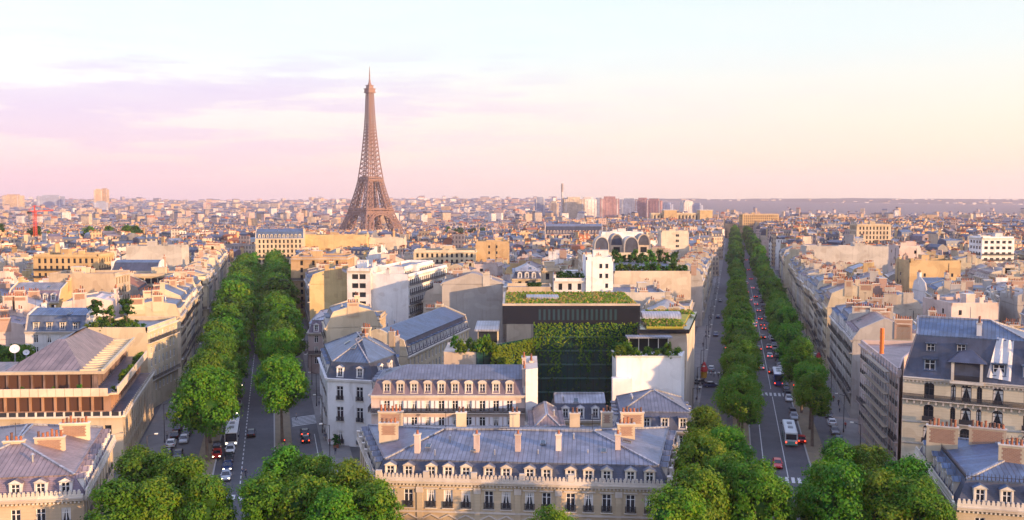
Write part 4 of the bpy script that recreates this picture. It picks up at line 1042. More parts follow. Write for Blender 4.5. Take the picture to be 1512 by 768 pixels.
# ------------------------------------------------------------------ landmark and hero buildings
def front_hotel():
    poly = [(-18.9, 127), (21, 123.5), (26.6, 147.5), (-24.8, 149)]
    d = (Vector(poly[1]) - Vector(poly[0])); L = d.length
    us = [570, 598, 633, 659, 686, 721, 747, 782.5, 808, 844, 870.6, 897.7, 933, 961]
    ss = [(X(u, 125.2) + 18.9) / (39.9) * L for u in us]
    cols = [(s - .62, s + .62) for s in ss]
    root, lp = make_building('long cream hotel with a lace parapet, slate mansard and slim chimneys, at the bottom centre', poly, 13.0, 'mansard', 'wwww', wall='cream', rm='grey zinc', mans=SLATE, near=True,
        cols_front=cols, rows=[(.6, 3.4), (5.0, 7.3), (9.2, 11.7)], win='rail', mr=2.45, mi=1.25, rr=2.0, wallmat=ASHLAR, balc=(), bay=3.0, name='stone_hotel', chim=False, trim=STONE, cat='hotel', party=False)
    # pierced parapet, dentils, pilasters, pediments over the lower windows
    mb = MB([STONE]); k = 4
    for i in range(k):
        p0, p1 = Vector(lp[i]), Vector(lp[(i + 1) % k]); dd = (p1 - p0); LL = dd.length; dd /= LL; n = Vector((dd.y, -dd.x))
        mb.obox(tuple(p0), tuple(p1), .3, 13.08, 13.45, STONE, .45); q = 0.
        while q < LL - .5:
            a = p0 + dd * (q + .05); b = p0 + dd * (q + .45); mb.obox(tuple(a), tuple(b), .2, 13.45, 13.8, STONE, .4)
            c_ = p0 + dd * (q + .25); mb.obox(tuple(c_ - dd * .12), tuple(c_ + dd * .12), .2, 13.8, 14.0, STONE, .4); q += .55
        q = 0.
        while q < LL - 8 or q == 0:
            a = p0 + dd * q; mb.obox(tuple(a), tuple(a + dd * .8), .5, 13.45, 14.35, STONE, .5); q += LL / 6.001
    mb.build('parapet', root)
    mb = MB([STONE, ASHLAR]); p0, p1 = Vector(lp[0]), Vector(lp[1]); dd = (p1 - p0).normalized()
    q = .3
    while q < L - .3:
        a = p0 + dd * q; mb.obox(tuple(a), tuple(a + dd * .22), .3, 12.28, 12.5, STONE, .3); q += .5
    for s in (ss[1] + ss[2]) / 2, (ss[4] + ss[5]) / 2, (ss[7] + ss[6]) / 2, (ss[8] + ss[9]) / 2, (ss[11] + ss[12]) / 2, .7, L - .7:
        a = p0 + dd * (s - .4); mb.obox(tuple(a), tuple(a + dd * .8), .2, 0, 12.2, ASHLAR, .14); mb.obox(tuple(a - dd * .1), tuple(a + dd * .9), .2, 11.3, 12.1, STONE, .2)
    mb.obox(tuple(p0), tuple(p1), .3, 4.3, 4.6, STONE, .25); mb.obox(tuple(p0), tuple(p1), .2, 8.5, 8.75, STONE, .16)
    n = Vector((dd.y, -dd.x))
    for s in ss:
        a = p0 + dd * (s - .95); b = p0 + dd * (s + .95); mb.obox(tuple(a), tuple(b), .2, 11.85, 12.02, STONE, .2)
        c_ = p0 + dd * s
        for e0, e1 in ((a - dd * .3, c_), (b + dd * .3, c_)):
            o0 = Vector((*(e0 + n * .1), 7.62)); o1 = Vector((*(e1 + n * .1), 8.25)); mb.bar(o0, o1, .16, STONE)
    mb.build('facade_trim', root)
    # chimneys: slim stacks on the front slope, broad brick-panelled stacks on the wings
    def W(u, v, y): return Vector((X(u, y), y))
    inv = root.matrix_basis.inverted()
    def loc(x, y, z): return inv @ Vector((x, y, z))
    for u in (614, 703, 765, 826, 915):
        y = 130.2; p = loc(X(u, y), y, 15.9); add_chimney(root, p, 0, .9, 2.5, 1, WALL['pale pink'], True)
    for u, y, z, Ln in ((574, 143.5, 16.6, 3.8), (571, 136.5, 16.5, 2.8), (936, 143, 16.6, 3.6), (927, 136, 16.5, 2.6), (898, 145, 16.2, 1.8), (680, 145.5, 16, 1.6), (760, 145.5, 16, 1.6), (850, 145, 16, 1.6)):
        p = loc(X(u, y), y, z); add_chimney(root, p, math.pi / 2 + .1, Ln, 2.0, int(Ln * 1.7), WALL['cream'], True)
    slope = lambda y: 15.55 + 2.0 * min(1, (y - 126.6) / 9.2)
    for sx, yy in ((-12, 131), (-5.5, 130), (4.5, 132), (13, 129.6)):
        q = loc(sx, yy, slope(yy) + .03); o = put(skylight_mesh(), 'skylight', root, q, 0, (.8, .8, 1)); o.rotation_euler.x = .214
    for sx, yy in ((-9, 133), (1, 131.5), (9, 133.5), (15, 131)): put(vent_mesh(), 'roof_vent', root, loc(sx, yy, slope(yy)), 0, (.7, .7, .7))
    for u in (640, 730, 795, 870):      # short vents and a cross seam on the front slope
        put(vent_mesh(), 'roof_vent', root, loc(X(u, 129), 129, slope(129)), 0, (.5, .5, .5))
    for sx in (-14, 12): put(aerial_mesh(), 'aerial', root, loc(sx, 136.5, 17.4), sx)
    root.location.z = -.9
front_hotel()

def shutter_block():
    y = 176.; h = Z(584, y); poly = rect(X(545, y), y, R(0), X(776, y) - X(545, y), 13)
    root, lp = make_building('pink cream block with white shutters and round dormers behind the front hotel', poly, h, 'mansard', 'wpws', wall='pale pink', rm='grey zinc', mans=SLATEP, mi=1.0, mr=2.9, rr=1.9,
        near=True, win='shut', dstyle='round', bay=2.62, rows=[(1, 3.6), (4.6, 6.6), (h - 6.3, h - 4.2), (h - 3.2, h - 1.0)], balc=(3,), party=True, doredges='ws')
    # the tall blank white gable that closes it on the right
    x1 = X(776, y); poly2 = [(x1 + .05, y - .6), (x1 + 2.4, y + 1.0), (x1 + 2.6, y + 14), (x1 + .05, y + 13.6)]
    t = empty('party_wall', (x1, y, 0)); tag(t, 'tall blank white gable wall lit by the sun, right end of the shuttered block', 'wall')
    mb = MB([WALL['white']]); lp2 = [(p[0] - x1, p[1] - y) for p in poly2]; zt = Z(545, y); zt2 = Z(528, y + 12)
    k = 4; tops = [zt, zt, zt2, zt2]
    for i in range(4):
        a, b = lp2[i], lp2[(i + 1) % 4]; mb.face([(*a, 0), (*b, 0), (*b, tops[(i + 1) % 4]), (*a, tops[i])], WALL['white'])
    mb.face([(*p, z) for p, z in zip(lp2, tops)], STONE); mb.build('wall', t); FOOT.append(poly2)
    add_chimney(t, (1.3, 8.5, zt2 - .9), 0, 4.2, 1.0, 7, WALL['white'], True)
shutter_block()

def corner_building():
    y = 190.; h = 14.0
    poly = [(-38.2, 190), (-28.6, 187.5), (-24.2, 200), (-28, 214), (-45.0, 215)]
    root, lp = make_building('white corner building with dark mansard and faceted blue zinc dome roof', poly, h, 'hip', 'wwwpw', wall='white', rm='blue zinc', mans=SLATE, mi=1.1, mr=3.3, rr=3.8, near=True, win='rail',
        bay=4.4, rows=[(.5, 3.2), (5.2, 8.2), (9.6, 12.5)], balc=(), dstyle='pediment', party=False, winw=1.5, chim=False, doredges='w')
    add_chimney(root, (5.5, 7, h + 4.2), .3, 2.6, 2.2, 4, WALL['grey stone'], True); add_chimney(root, (0, 1.0, h + 6.6), 1.2, 1.6, .8, 3, BRICK, True)
    t = empty('potted_shrub', (X(493, 188), 187.0, .14)); tag(t, 'round clipped shrub by the door of the white corner building', 'plant')
    mb = MB([POT]); mb.tube((0, 0, 0), (0, 0, .7), .5, .65, POT, 12); mb.build('pot', t); put(CR_BUSH[2], 'crown', t, (0, 0, 1.6), 0, (1.1, 1.1, 1.3))
corner_building()

def small_mansard():
    poly = rect(X(906, 168), 164, R(-3), 14.8, 15)
    make_building('grey zinc building with blue mansard beside the right avenue, behind the front hotel', poly, 9.6, 'hip', 'wwww', wall='grey stone', rm='grey zinc', mans=SLATE, mi=1.2, mr=3.2, rr=2.6, near=True, win='plain', bay=3.2, dstyle='flat', balc=(), chim=False)
    poly = rect(X(812, 178), 177.5, R(0), X(905, 178) - X(812, 178), 9)
    make_building('low courtyard wing with blue mansard and small white dormers', poly, 8.2, 'mansard', 'wpwp', wall='cream', rm='pale zinc', mans=SLATE, mi=1.2, mr=3.0, rr=1.3, near=True, bay=2.9, dstyle='pediment', balc=(), chim=False, party=False)
    poly = rect(X(781, 162), 160.5, R(0), 6.6, 16.8)
    make_building('low brown roofed courtyard wing beside the white gable wall', poly, 8.3, 'hip', 'wwww', wall='cream', rm='brownish zinc', mans=SLATE, mi=1.1, mr=2.6, rr=1.6, near=True, bay=2.7, dstyle='pediment', balc=(), chim=False)
small_mansard()

def drapes(mb, p0, p1, z0, z1, r, dens, leafm, out=.25, gap=1.0):
    d = Vector((p1[0] - p0[0], p1[1] - p0[1])); L = d.length; d /= L; n = Vector((d.y, -d.x)); s = 0
    while s < L:
        ln = (z1 - z0) * r.choice((.25, .4, .6, .85, 1.0, 1.0)) * r.uniform(.75, 1); k = int(ln * 9 * dens); w = r.uniform(.25, .6)
        for q in range(k):
            z = z1 - ln * (q + r.random()) / k; pp = Vector(p0) + d * (s + r.gauss(0, w)) + n * (out + r.uniform(0, .35)); sz = r.uniform(.18, .42)
            t = Vector((r.uniform(-1, 1), r.uniform(-1, 1), r.uniform(-1, 1))).normalized(); nn = (Vector((n.x, n.y, .5)) + Vector((r.uniform(-.6, .6), r.uniform(-.6, .6), r.uniform(-.3, .6)))).normalized(); t = nn.cross(t).normalized(); b = nn.cross(t)
            c = Vector((pp.x, pp.y, z)); mb.face([c - t * sz, c - b * sz * .5, c + t * sz, c + b * sz * .5], leafm)
        s += r.uniform(.35, .8) * gap
def planted_office():
    r = random.Random(3); y = 205.; xl, xr = X(790, y), X(918, y); zt = Z(478, y); ztop = Z(451, y)
    root = empty('planted_office', (0, 0, 0)); tag(root, 'dark glass office round a court, with green roofs and hanging creeper', 'office building')
    GR = m_mottle('sedum_roof', (.20, .22, .02), (.33, .27, .04), .35, .95, .8, (.12, .16, .015)); DK = m_plain('dark_facade', (.012, .014, .022), .18); TEAL = m_plain('teal_glass', (.010, .045, .045), .15, spec=.6); SLABC = m_plain('teal_slab', (.03, .10, .095), .5); CON = WALL['beige']
    # back wing: teal glass floors set between thin slabs, dark fascia, sedum roof
    xL, xR = X(742, y + 2), X(946, y); mb = MB([TEAL, DK]); mb.box(xl - .3, y, 0, xR, y + 26, zt - .01, TEAL); mb.build('glass_wall', root)
    mb = MB([DK, TEAL])
    for f in range(1, 8):
        z = zt - f * 3.1; mb.box(xl - .2, y - .32, z, xR, y - .002, z + .32, SLABC)
    x = xl
    while x < xR: mb.box(x, y - .14, 0, x + .09, y - .004, zt, DK); x += 1.45
    mb.build('facade_grid', root)
    mb = MB([DK, GLASSB]); mb.box(xL, y - .7, zt, xR, y + 26, ztop, DK)
    x = xL + 8.0
    while x < xR - 5: mb.box(x, y - .74, zt + .9, x + .5, y - .69, ztop - .8, GLASSB); x += 1.05
    mb.build('top_storey', root)
    mb = MB([GR, CON]); mb.box(xL + .5, y - .3, ztop, xR - .4, y + 25.5, ztop + .35, GR); mb.build('green_roof', root)
    mb = MB([CON]); 
    for a in ((xL, y - .7, xR, y - .3), (xL, y + 25.5, xR, y + 26), (xL, y - .3, xL + .5, y + 25.5)): mb.box(a[0], a[1], ztop, a[2], a[3], ztop + .45, CON)
    mb.build('roof_edge', root)
    mb = MB([ROOFC['pale zinc']]); mb.box(xL + 5.5, y + 9, ztop + .34, xL + 13, y + 15, ztop + .9, ROOFC['pale zinc']); mb.build('roof_light', root)
    FOOT.append([(xL, y - 1), (xR + 1, y - 1), (xR + 1, y + 27), (xL, y + 27)])
    # right wing along the avenue with its own green roof and terrace
    ya = 199.; zr = Z(486, ya); x0, x1 = X(946, ya), X(1024, ya) - 1.2; sl = .22
    P = [(x0, ya), (x1, ya), (x1 + 8.0, ya + 31), (x0 + 4.2, ya + 31)]; FOOT.append(P)
    mb = MB([DK, CON]); mb.prism(P, 0, zr - .9, CON, DK); mb.build('wall', root)
    mb = MB([DK]); mb.prism([(p[0] + dx, p[1] + dy) for p, dx, dy in zip(P, (-.6, .5, .5, -.6), (-.6, -.6, 0, 0))], zr - .9, zr, DK, DK); mb.build('fascia', root)
    G = inset(P, [1.1, .9, .6, 1.5]); mb = MB([GR]); mb.prism(G, zr, zr + .45, GR); mb.build('green_roof', root)
    mb = MB([ROOFC['pale zinc']]); n = 8; cx, cy, w, ln = (x0 + x1) / 2 + 2.1, ya + 17, 3.2, 9
    pts = [(math.cos(math.pi * i / n), math.sin(math.pi * i / n)) for i in range(n + 1)]
    for (c0, s0), (c1, s1) in zip(pts, pts[1:]):
        mb.face([(cx - ln / 2, cy + w * c0, zr + .4 + s0 * 1.4), (cx + ln / 2, cy + w * c0, zr + .4 + s0 * 1.4), (cx + ln / 2, cy + w * c1, zr + .4 + s1 * 1.4), (cx - ln / 2, cy + w * c1, zr + .4 + s1 * 1.4)], ROOFC['pale zinc'])
    for sx in (-1, 1): mb.face([(cx + sx * ln / 2, cy + w * c, zr + .4 + s * 1.4) for c, s in pts], WALL['white'])
    mb.build('barrel_roof_light', root)
    # rooftop pavilion below the green roof, then the planted terrace on its white wall
    yb = 190.; zb = Z(528, yb); xa, xb = X(912, yb), X(1009, yb); P = [(xa, yb), (xb, yb), (xb + 2.2, ya - .8), (xa, ya - .8)]; FOOT.append(P)
    mb = MB([WALL['white']]); mb.prism(P, 0, zb, WALL['white']); mb.obox(P[0], P[1], .3, zb, zb + .35, STONE, .1); mb.obox((xa, yb), (xa, ya - .8), .3, zb, zb + .35, STONE, .1)
    mb.box(xa - 1.0, yb - 2.0, 0, xa + 3.0, yb - .003, zb - 4.0, WALL['white']); mb.build('terrace_wall', root)
    pv = MB([ROOFC['pale zinc'], GLASS, WHITE]); za = zb + 3.2; pv.box(xa + 2.8, ya - 4.0, za, xb - 1, ya - .62, za + .3, ROOFC['pale zinc']); pv.box(xa + 3.4, ya - 1.6, zb, xb - 1.4, ya - .65, za, GLASS)
    for q in range(5): xx = xa + 3.4 + (xb - xa - 5) * q / 4; pv.box(xx, ya - 1.72, zb, xx + .15, ya - 1.601, za, WHITE)
    pv.build('pavilion', root)
    # left wing: glass side of the court, terrace and flat roofed pavilion
    a, b = (X(703, 190), 190.), (xl - .4, y - .8); c, d_ = (X(742, y) + .2, y - .8), (X(690, 196), 196.); zl = Z(520, 190.)
    P = [a, b, c, d_]; P = [a, b, (b[0] - 3.5, y - .8), (d_[0], d_[1])]; FOOT.append(P)
    mb = MB([TEAL, DK, CON]); mb.prism(P, 0, zl, TEAL, CON)
    for q in range(1, 9):
        aa = Vector(a).lerp(Vector(b), q / 9.); mb.obox(tuple(aa), tuple(aa + (Vector(b) - Vector(a)).normalized() * .14), .1, 0, zl, DK, .08)
    mb.obox(a, b, .2, zl, zl + .9, TEAL, .05); mb.build('wing_wall', root)
    ypv = 205.5; xv0, xv1 = X(705, ypv), X(760, ypv); zp = Z(487, ypv)
    mb = MB([ROOFC['pale zinc'], BRONZE, GLASS]); P2 = [(xv0, ypv), (xL - .9, ypv), (xL - .9, ypv + 12), (xv0, ypv + 12)]; FOOT.append(P2)
    mb.prism(P2, 0, zp - .01, CON, CON); mb.prism([(xv0 - .6, ypv - 2.6), (xL - .75, ypv - 2.6), (xL - .75, ypv + 12.5), (xv0 - .6, ypv + 12.5)], zp, zp + .4, ROOFC['pale zinc']); mb.obox((xv0 + .2, ypv), (xL - 1.2, ypv), .2, zp - 3, zp - .1, GLASS, .06)
    mb.build('terrace_pavilion', root)
    tf = MB([LEAFY, LEAF, m_mottle('dry_grass', (.30, .21, .05), (.22, .15, .05), 2)])
    def tufts(x0, y0, x1, y1, z, n):
        for q in range(n):
            x, yy = r.uniform(x0, x1), r.uniform(y0, y1); hh = r.uniform(.12, .5); a = r.uniform(0, 3.14); wx, wy = math.cos(a) * r.uniform(.12, .4), math.sin(a) * .3
            tf.face([(x - wx, yy - wy, z - .02), (x + wx, yy + wy, z - .02), (x + wx * .6, yy + wy * .6 + .1, z + hh), (x - wx * .6, yy - wy * .6 + .1, z + hh * .8)], tf.mats[r.choice((0, 0, 1, 2, 2))])
    tufts(xL + .8, y, xR - .8, y + 25, ztop + .35, 2600); tufts(G[0][0] + .3, ya + 1, G[1][0] + 1, ya + 12, zr + .45, 900); tufts(G[3][0], ya + 22, G[2][0] - .5, ya + 30, zr + .45, 500)
    tag(tf.build('roof_grass'), 'grass and sedum tufts growing on the green roofs of the planted office', kind='stuff')
    # planting
    mb = MB([LEAF, LEAFY]); drapes(mb, (xl + .3, y - .8), (xR, y - .8), 2, zt - 2, r, .20, LEAFD, .1); drapes(mb, (xl + .3, y - .9), (xR, y - .9), zt - 11, zt + .3, r, .62, LEAF, .15, 2.1); drapes(mb, (xl + .3, y - .9), (xR, y - .9), zt - 6, zt + .4, r, .6, LEAFY, .3, 2.6)  # lower strands in darker leaf: the court's shade put into their colour
    g = mb.build('hanging_creeper'); tag(g, kind='stuff', label='curtain of creeper hanging down the dark glass court wall', cat='creeper')
    mb = MB([LEAFY, LEAF]); drapes(mb, (a[0] + 3, a[1] + 1.5), b, 8, zl + .8, r, 1.2, LEAFY, .15)
    g = mb.build('hanging_creeper'); tag(g, kind='stuff', label='yellowish creeper hanging down the left side of the court', cat='creeper')
    for i in range(9): bush(X(668 + i * 8 + r.uniform(-3, 3), 194), 193 + r.uniform(-3, 6), zl, r.uniform(1.0, 1.9), 'leafy terrace shrub left of the planted court', 1 if i % 3 else 0, 'terrace_shrub', 'terrace shrubs left of the court', 1.2)
    mb = MB([CON]); mb.prism([(X(655, 192), 190.5), (a[0] - .05, 190.3), (d_[0] + 6, 203), (X(655, 192), 203)], 0, zl - .02, CON); mb.build('terrace_wall', root)
    FOOT.append([(X(655, 192), 190.5), (a[0], 190), (xv0 + 2, 205), (X(655, 192), 205)])
    for i in range(13): bush(xa + .8 + (i % 7) * (xb - xa - 1.6) / 6 + r.uniform(-.4, .4), yb + 1.0 + (i // 7) * 2.6 + r.uniform(-.3, .5), zb, r.uniform(.6, 1.1) if .2 < (i % 7) / 6 < .8 else r.uniform(1.2, 1.9), 'green terrace shrub above the blank white wall', (1, 0, 1, 2)[i % 4], 'terrace_shrub', 'terrace shrubs above the white wall', 1.1)
planted_office()

HB = []
def hero(label, uL, uR, vE, y, dep, roof='mansard', rot=0., cat='building', h=None, **k):
    """a row of data per building: its front edge on the photograph's line of sight at depth y"""
    x0 = X(uL, y); rr_ = R(rot)
    if abs(rot) < 1: w = X(uR, y) - x0
    else:
        t = (uR - 756) / FOC * math.cos(PITCH); w = (t * y - x0) / (math.cos(rr_) - t * math.sin(rr_))
    hh = h or Z(vE, y); poly = rect(x0, y, rr_, w, dep)
    return make_building(label, poly, hh, roof, cat=cat, **k)
SLIM = dict(clutter=True)
# centre block, left avenue side
make_building('long blue zinc block with dark mansard, running back behind the corner building', rect(-24.5, 216, R(76), 50, 15), 14.0, 'mansard', 'wpwp', wall='cream', rm='blue zinc', mans=SLATE, mi=1.0, mr=3.6, rr=2.4, near=True, bay=2.7, dstyle='flat')
hero('pale building with hipped zinc roof at the avenue edge, beyond the corner dome', 452, 528, 492, 268, 26, 'hip', 6, wall='pale pink', rm='pale zinc', mans=SLATEP, mi=1.2, mr=3.6, rr=1.6, near=True, edges='wwww')
hero('ochre building with tall blank sunlit gable facing the arch', 455, 522, 420, 312, 16, 'mansard', 6, wall='ochre', rm='grey zinc', edges='pwpw', mr=3, mi=1.2)
hero('white block with bands of glass next to a blank white wall', 511, 546, 400, 306, 20, 'flat', -3, wall='white', rm='grey zinc', edges='wppp', fl=3.0, winw=2.1, bay=2.5, balc=(), tall=.55, cat='modern block')
hero('white modern block with blank front and long balconies on its right side', 546.5, 602, 408, 307, 46, 'flat', -12, wall='white', rm='brownish zinc', edges='pwpp', fl=3.2, winw=1.9, bay=2.3, balc=(3, 4, 5, 6), tall=.6, cat='modern block')
hero('smaller upper storey of the white balconied block', 556, 596, 397, 318, 34, 'flat', -12, wall='white', rm='blue zinc', edges='pwpp', fl=3.2, winw=1.9, bay=2.3, balc=(), cat='modern block', clutter=False)
hero('low white house with round window in front of white modern block', 470, 560, 470, 285, 12, 'flat', 0, wall='cream', edges='wwpp', rm='pale zinc')
hero('big blank greyish gable wall of a mansard building, centre of the photo', 652, 742, 409, 288, 13, 'gable', 0, wall='grey stone', rm='brownish zinc', edges='pwpw', rr=3.0, party=True, h=Z(420, 288))
hero('pale yellow building with chimneys and corner pavilion by the left avenue', 428, 512, 382, 395, 22, 'flat', 2, wall='ochre', rm='brownish zinc', edges='wwpw', bay=5)
hero('wide orange blank party wall glowing in the sun above the roofs', 430, 540, 349, 600, 14, 'flat', 0, wall='ochre', rm='grey zinc', edges='pppp', cat='building')
hero('brown blank party wall next to the orange one', 544, 596, 353, 610, 14, 'flat', 0, wall='beige', rm='grey zinc', edges='pppp')
hero('stepped apartment block with planted balconies in the sunlit middle distance', 610, 702, 372, 470, 18, 'flat', 0, wall='cream', rm='grey zinc', edges='wwww', balc=(2, 3, 4, 5), cat='apartment block')
hero('square brown stone tower like block right of planted balconies', 702, 752, 359, 480, 18, 'flat', 0, wall='ochre', rm='grey zinc', edges='qqpq')
hero('cream building with pale zinc roof right of the big blank gable', 756, 800, 412, 330, 20, 'mansard', 0, wall='cream', rm='pale zinc', mr=2.6, edges='wwww')
hero('white house with tall chimney tower behind the green roof', 866, 906, 384, 291, 15, 'flat', 0, wall='white', rm='pale zinc', edges='qwpp', cat='house')
hero('white house wing with arched windows and planted roof terrace', 818, 866, 415, 292, 16, 'flat', 0, wall='white', rm='pale zinc', edges='wppp', bay=3, near=False, cat='house')
hero('cream rounded roof room left of the white house', 800, 829, 400, 300, 8, 'flat', 0, wall='cream', rm='pale zinc', edges='wwpw', cat='house')
hero('low white block with hedge on top left of the white house', 748, 815, 428, 275, 12, 'flat', 0, wall='cream', rm='pale zinc', edges='pppp', clutter=False)
hero('long building with blank beige wall and roof garden above the green roof', 907, 1022, 404, 318, 60, 'flat', 0, wall='beige', rm='grey zinc', edges='pppp', clutter=False)
hero('low zinc roofed block between green roof and beige wall', 905, 985, 436, 284, 26, 'flat', 0, wall='grey stone', rm='blue zinc', edges='pppp')
r_ = random.Random(9)
for i in range(22): bush(X(912 + i * 4.9, 323), 320 + r_.uniform(0, 5), Z(404, 318) + .3, r_.uniform(1.0, 1.9), 'shrub on the roof garden above the beige wall', i % 3, 'roof_shrub', 'roof garden shrubs above the beige wall', 1.2)
for i in range(18): bush(X(870 + i * 7.5, 372), 372 + r_.uniform(-6, 3), Z(404, 318) + .3, r_.uniform(1.3, 2.6), 'darker shrub along the back of the big roof garden', (0, 2, 2)[i % 3], 'roof_shrub', 'shrubs at the back of the roof garden', 1.3)
for i in range(7): bush(X(822 + i * 6.4, 295), 294 + r_.uniform(0, 4), Z(415, 292) + .4, r_.uniform(1.0, 1.7), 'shrub on the white house roof terrace', 2 if i % 2 else 0, 'roof_shrub', 'shrubs on the white house terrace')
for i in range(5): bush(X(781 + i * 4, 278), 278, Z(428, 275) + .2, 1.1, 'clipped hedge plant on the low white block', 2, 'hedge_plant', 'hedge on the low white block')
def vaults():
    y = 398.; zb = Z(375, y)
    hero('pale block under four arched roof vaults', 860, 965, 376, y, 24, 'flat', 0, wall='beige', rm='grey zinc', edges='wppw', clutter=False)
    for i, (u, k) in enumerate(((889, 0), (911, 1), (933, 0), (951, 1))):
        yy = y + (2 if k == 0 else 8); hh, w = (7.2, 3.0) if k == 0 else (8.2, 2.8); t = empty('roof_vault', (X(u, yy), yy, zb)); tag(t, ('dark glass arched vault, leftmost of the four', 'pale arched vault with blue hood between two glass ones', 'dark glass arched vault, third from the left', 'pale arched vault with blue hood, rightmost of the four')[i], 'roof vault', 'arched roof vaults')
        n = 12; pts = [(-w * math.cos(math.pi * j / n), 2.5 + (hh - 2.5) * math.sin(math.pi * j / n) ** .8) for j in range(n + 1)]; pts = [(-w, 0)] + pts + [(w, 0)]
        mb = MB([SLATE, WALL['grey stone'], WALL['beige']]); sh = MB([WALL['beige'], SLATE])
        for (xa, za), (xb, zc) in zip(pts, pts[1:]): sh.face([(xa, 0, za), (xb, 0, zc), (xb, 12, zc), (xa, 12, za)], SLATE if k else WALL['beige'])
        sh.build('shell', t)
        f = [(x * .99, .01, z) for x, z in reversed(pts)]; mb.face(f[::-1], SLATE if k == 0 else WALL['beige'])
        if k:
            up = [(x * .86, -.05, max(3.4, z * .95)) for x, z in pts]; mb.face(up[1:-1], SLATE); mb.box(-1.4, -.06, 0, 1.4, .2, 2.6, GLASS)
        for (xa, za), (xb, zc) in zip(pts, pts[1:]): mb.bar((xa, -.05, za), (xb, -.05, zc), .4, WALL['grey stone'])
        mb.build('arch_front', t)
vaults()

# left block
def left_hotel():
    c = (-54.8, 116.5); poly = [(-74, 113.5), c, (-62.9, 144), (-84, 142)]
    root, lp = make_building('cream hotel with slate mansard, brick chimneys and parapet, bottom left corner', poly, 13.0, 'hip', 'wwww', wall='cream', rm='brownish zinc', mans=SLATEP, mi=1.3, mr=2.5, rr=2.6, near=True, win='rail', bay=3.0, rows=[(.6, 3.4), (5.0, 7.3), (9.2, 11.7)], wallmat=ASHLAR, balc=(), name='stone_hotel', cat='hotel', trim=STONE, chim=False)
    hotel_parapet(root, lp)
    inv = root.matrix_basis.inverted()
    for u, v, y, L in ((100, 645, 134, 4.0), (62, 668, 126, 3.8), (8, 672, 124, 2.6)): add_chimney(root, inv @ Vector((X(u, y), y, 16.0)), math.pi / 2, L, 2.2, int(L * 1.8), WALL['cream'], True)
def hotel_parapet(root, lp):
    mb = MB([STONE])
    for i in range(len(lp)):
        p0, p1 = Vector(lp[i]), Vector(lp[(i + 1) % len(lp)]); dd = p1 - p0; LL = dd.length; dd /= LL; mb.obox(tuple(p0), tuple(p1), .3, 13.08, 13.45, STONE, .45); q = 0.
        while q < LL - .5:
            a = p0 + dd * (q + .05); mb.obox(tuple(a), tuple(a + dd * .4), .2, 13.45, 13.8, STONE, .4); mb.obox(tuple(a + dd * .08), tuple(a + dd * .32), .2, 13.8, 14.0, STONE, .4); q += .55
        q = .3
        while q < LL - .3: a = p0 + dd * q; mb.obox(tuple(a), tuple(a + dd * .22), .3, 12.28, 12.5, STONE, .3); q += .5
    mb.build('parapet', root)
left_hotel()
def right_hotel():
    poly = [(55.2, 113), (75, 108), (82, 130), (60.9, 137)]
    root, lp = make_building('blue grey mansard hotel with iron roof cresting, bottom right corner', poly, 13.0, 'hip', 'wwww', wall='cream', rm='blue zinc', mans=SLATE, mi=1.3, mr=3.0, rr=1.8, near=True, win='rail', bay=3.0, rows=[(.6, 3.4), (5.0, 7.3), (9.2, 11.7)], wallmat=ASHLAR, balc=(), name='stone_hotel', cat='hotel', trim=STONE, chim=False, dstyle='pediment')
    hotel_parapet(root, lp)
    i1 = inset(lp, [1.3] * 4); mb = MB([IRON])
    for i in range(4):
        p0, p1 = Vector(i1[i]), Vector(i1[(i + 1) % 4]); d = (p1 - p0); L = d.length; d /= L; q = .2
        mb.bar((*p0, 16.5), (*p1, 16.5), .06, IRON)
        while q < L: a = p0 + d * q; mb.bar((*a, 16.05), (*a, 16.95), .1, IRON, .03); q += .45
    mb.build('roof_cresting', root)
    inv = root.matrix_basis.inverted()
    for u, y, L in ((1402, 128, 4.0), (1470, 127, 4.6), (1507, 118, 3.0)): add_chimney(root, inv @ Vector((X(u, y), y, 16.6)), math.pi / 2 - .2, L, 2.6, int(L * 1.8), WALL['cream'], True)
right_hotel()

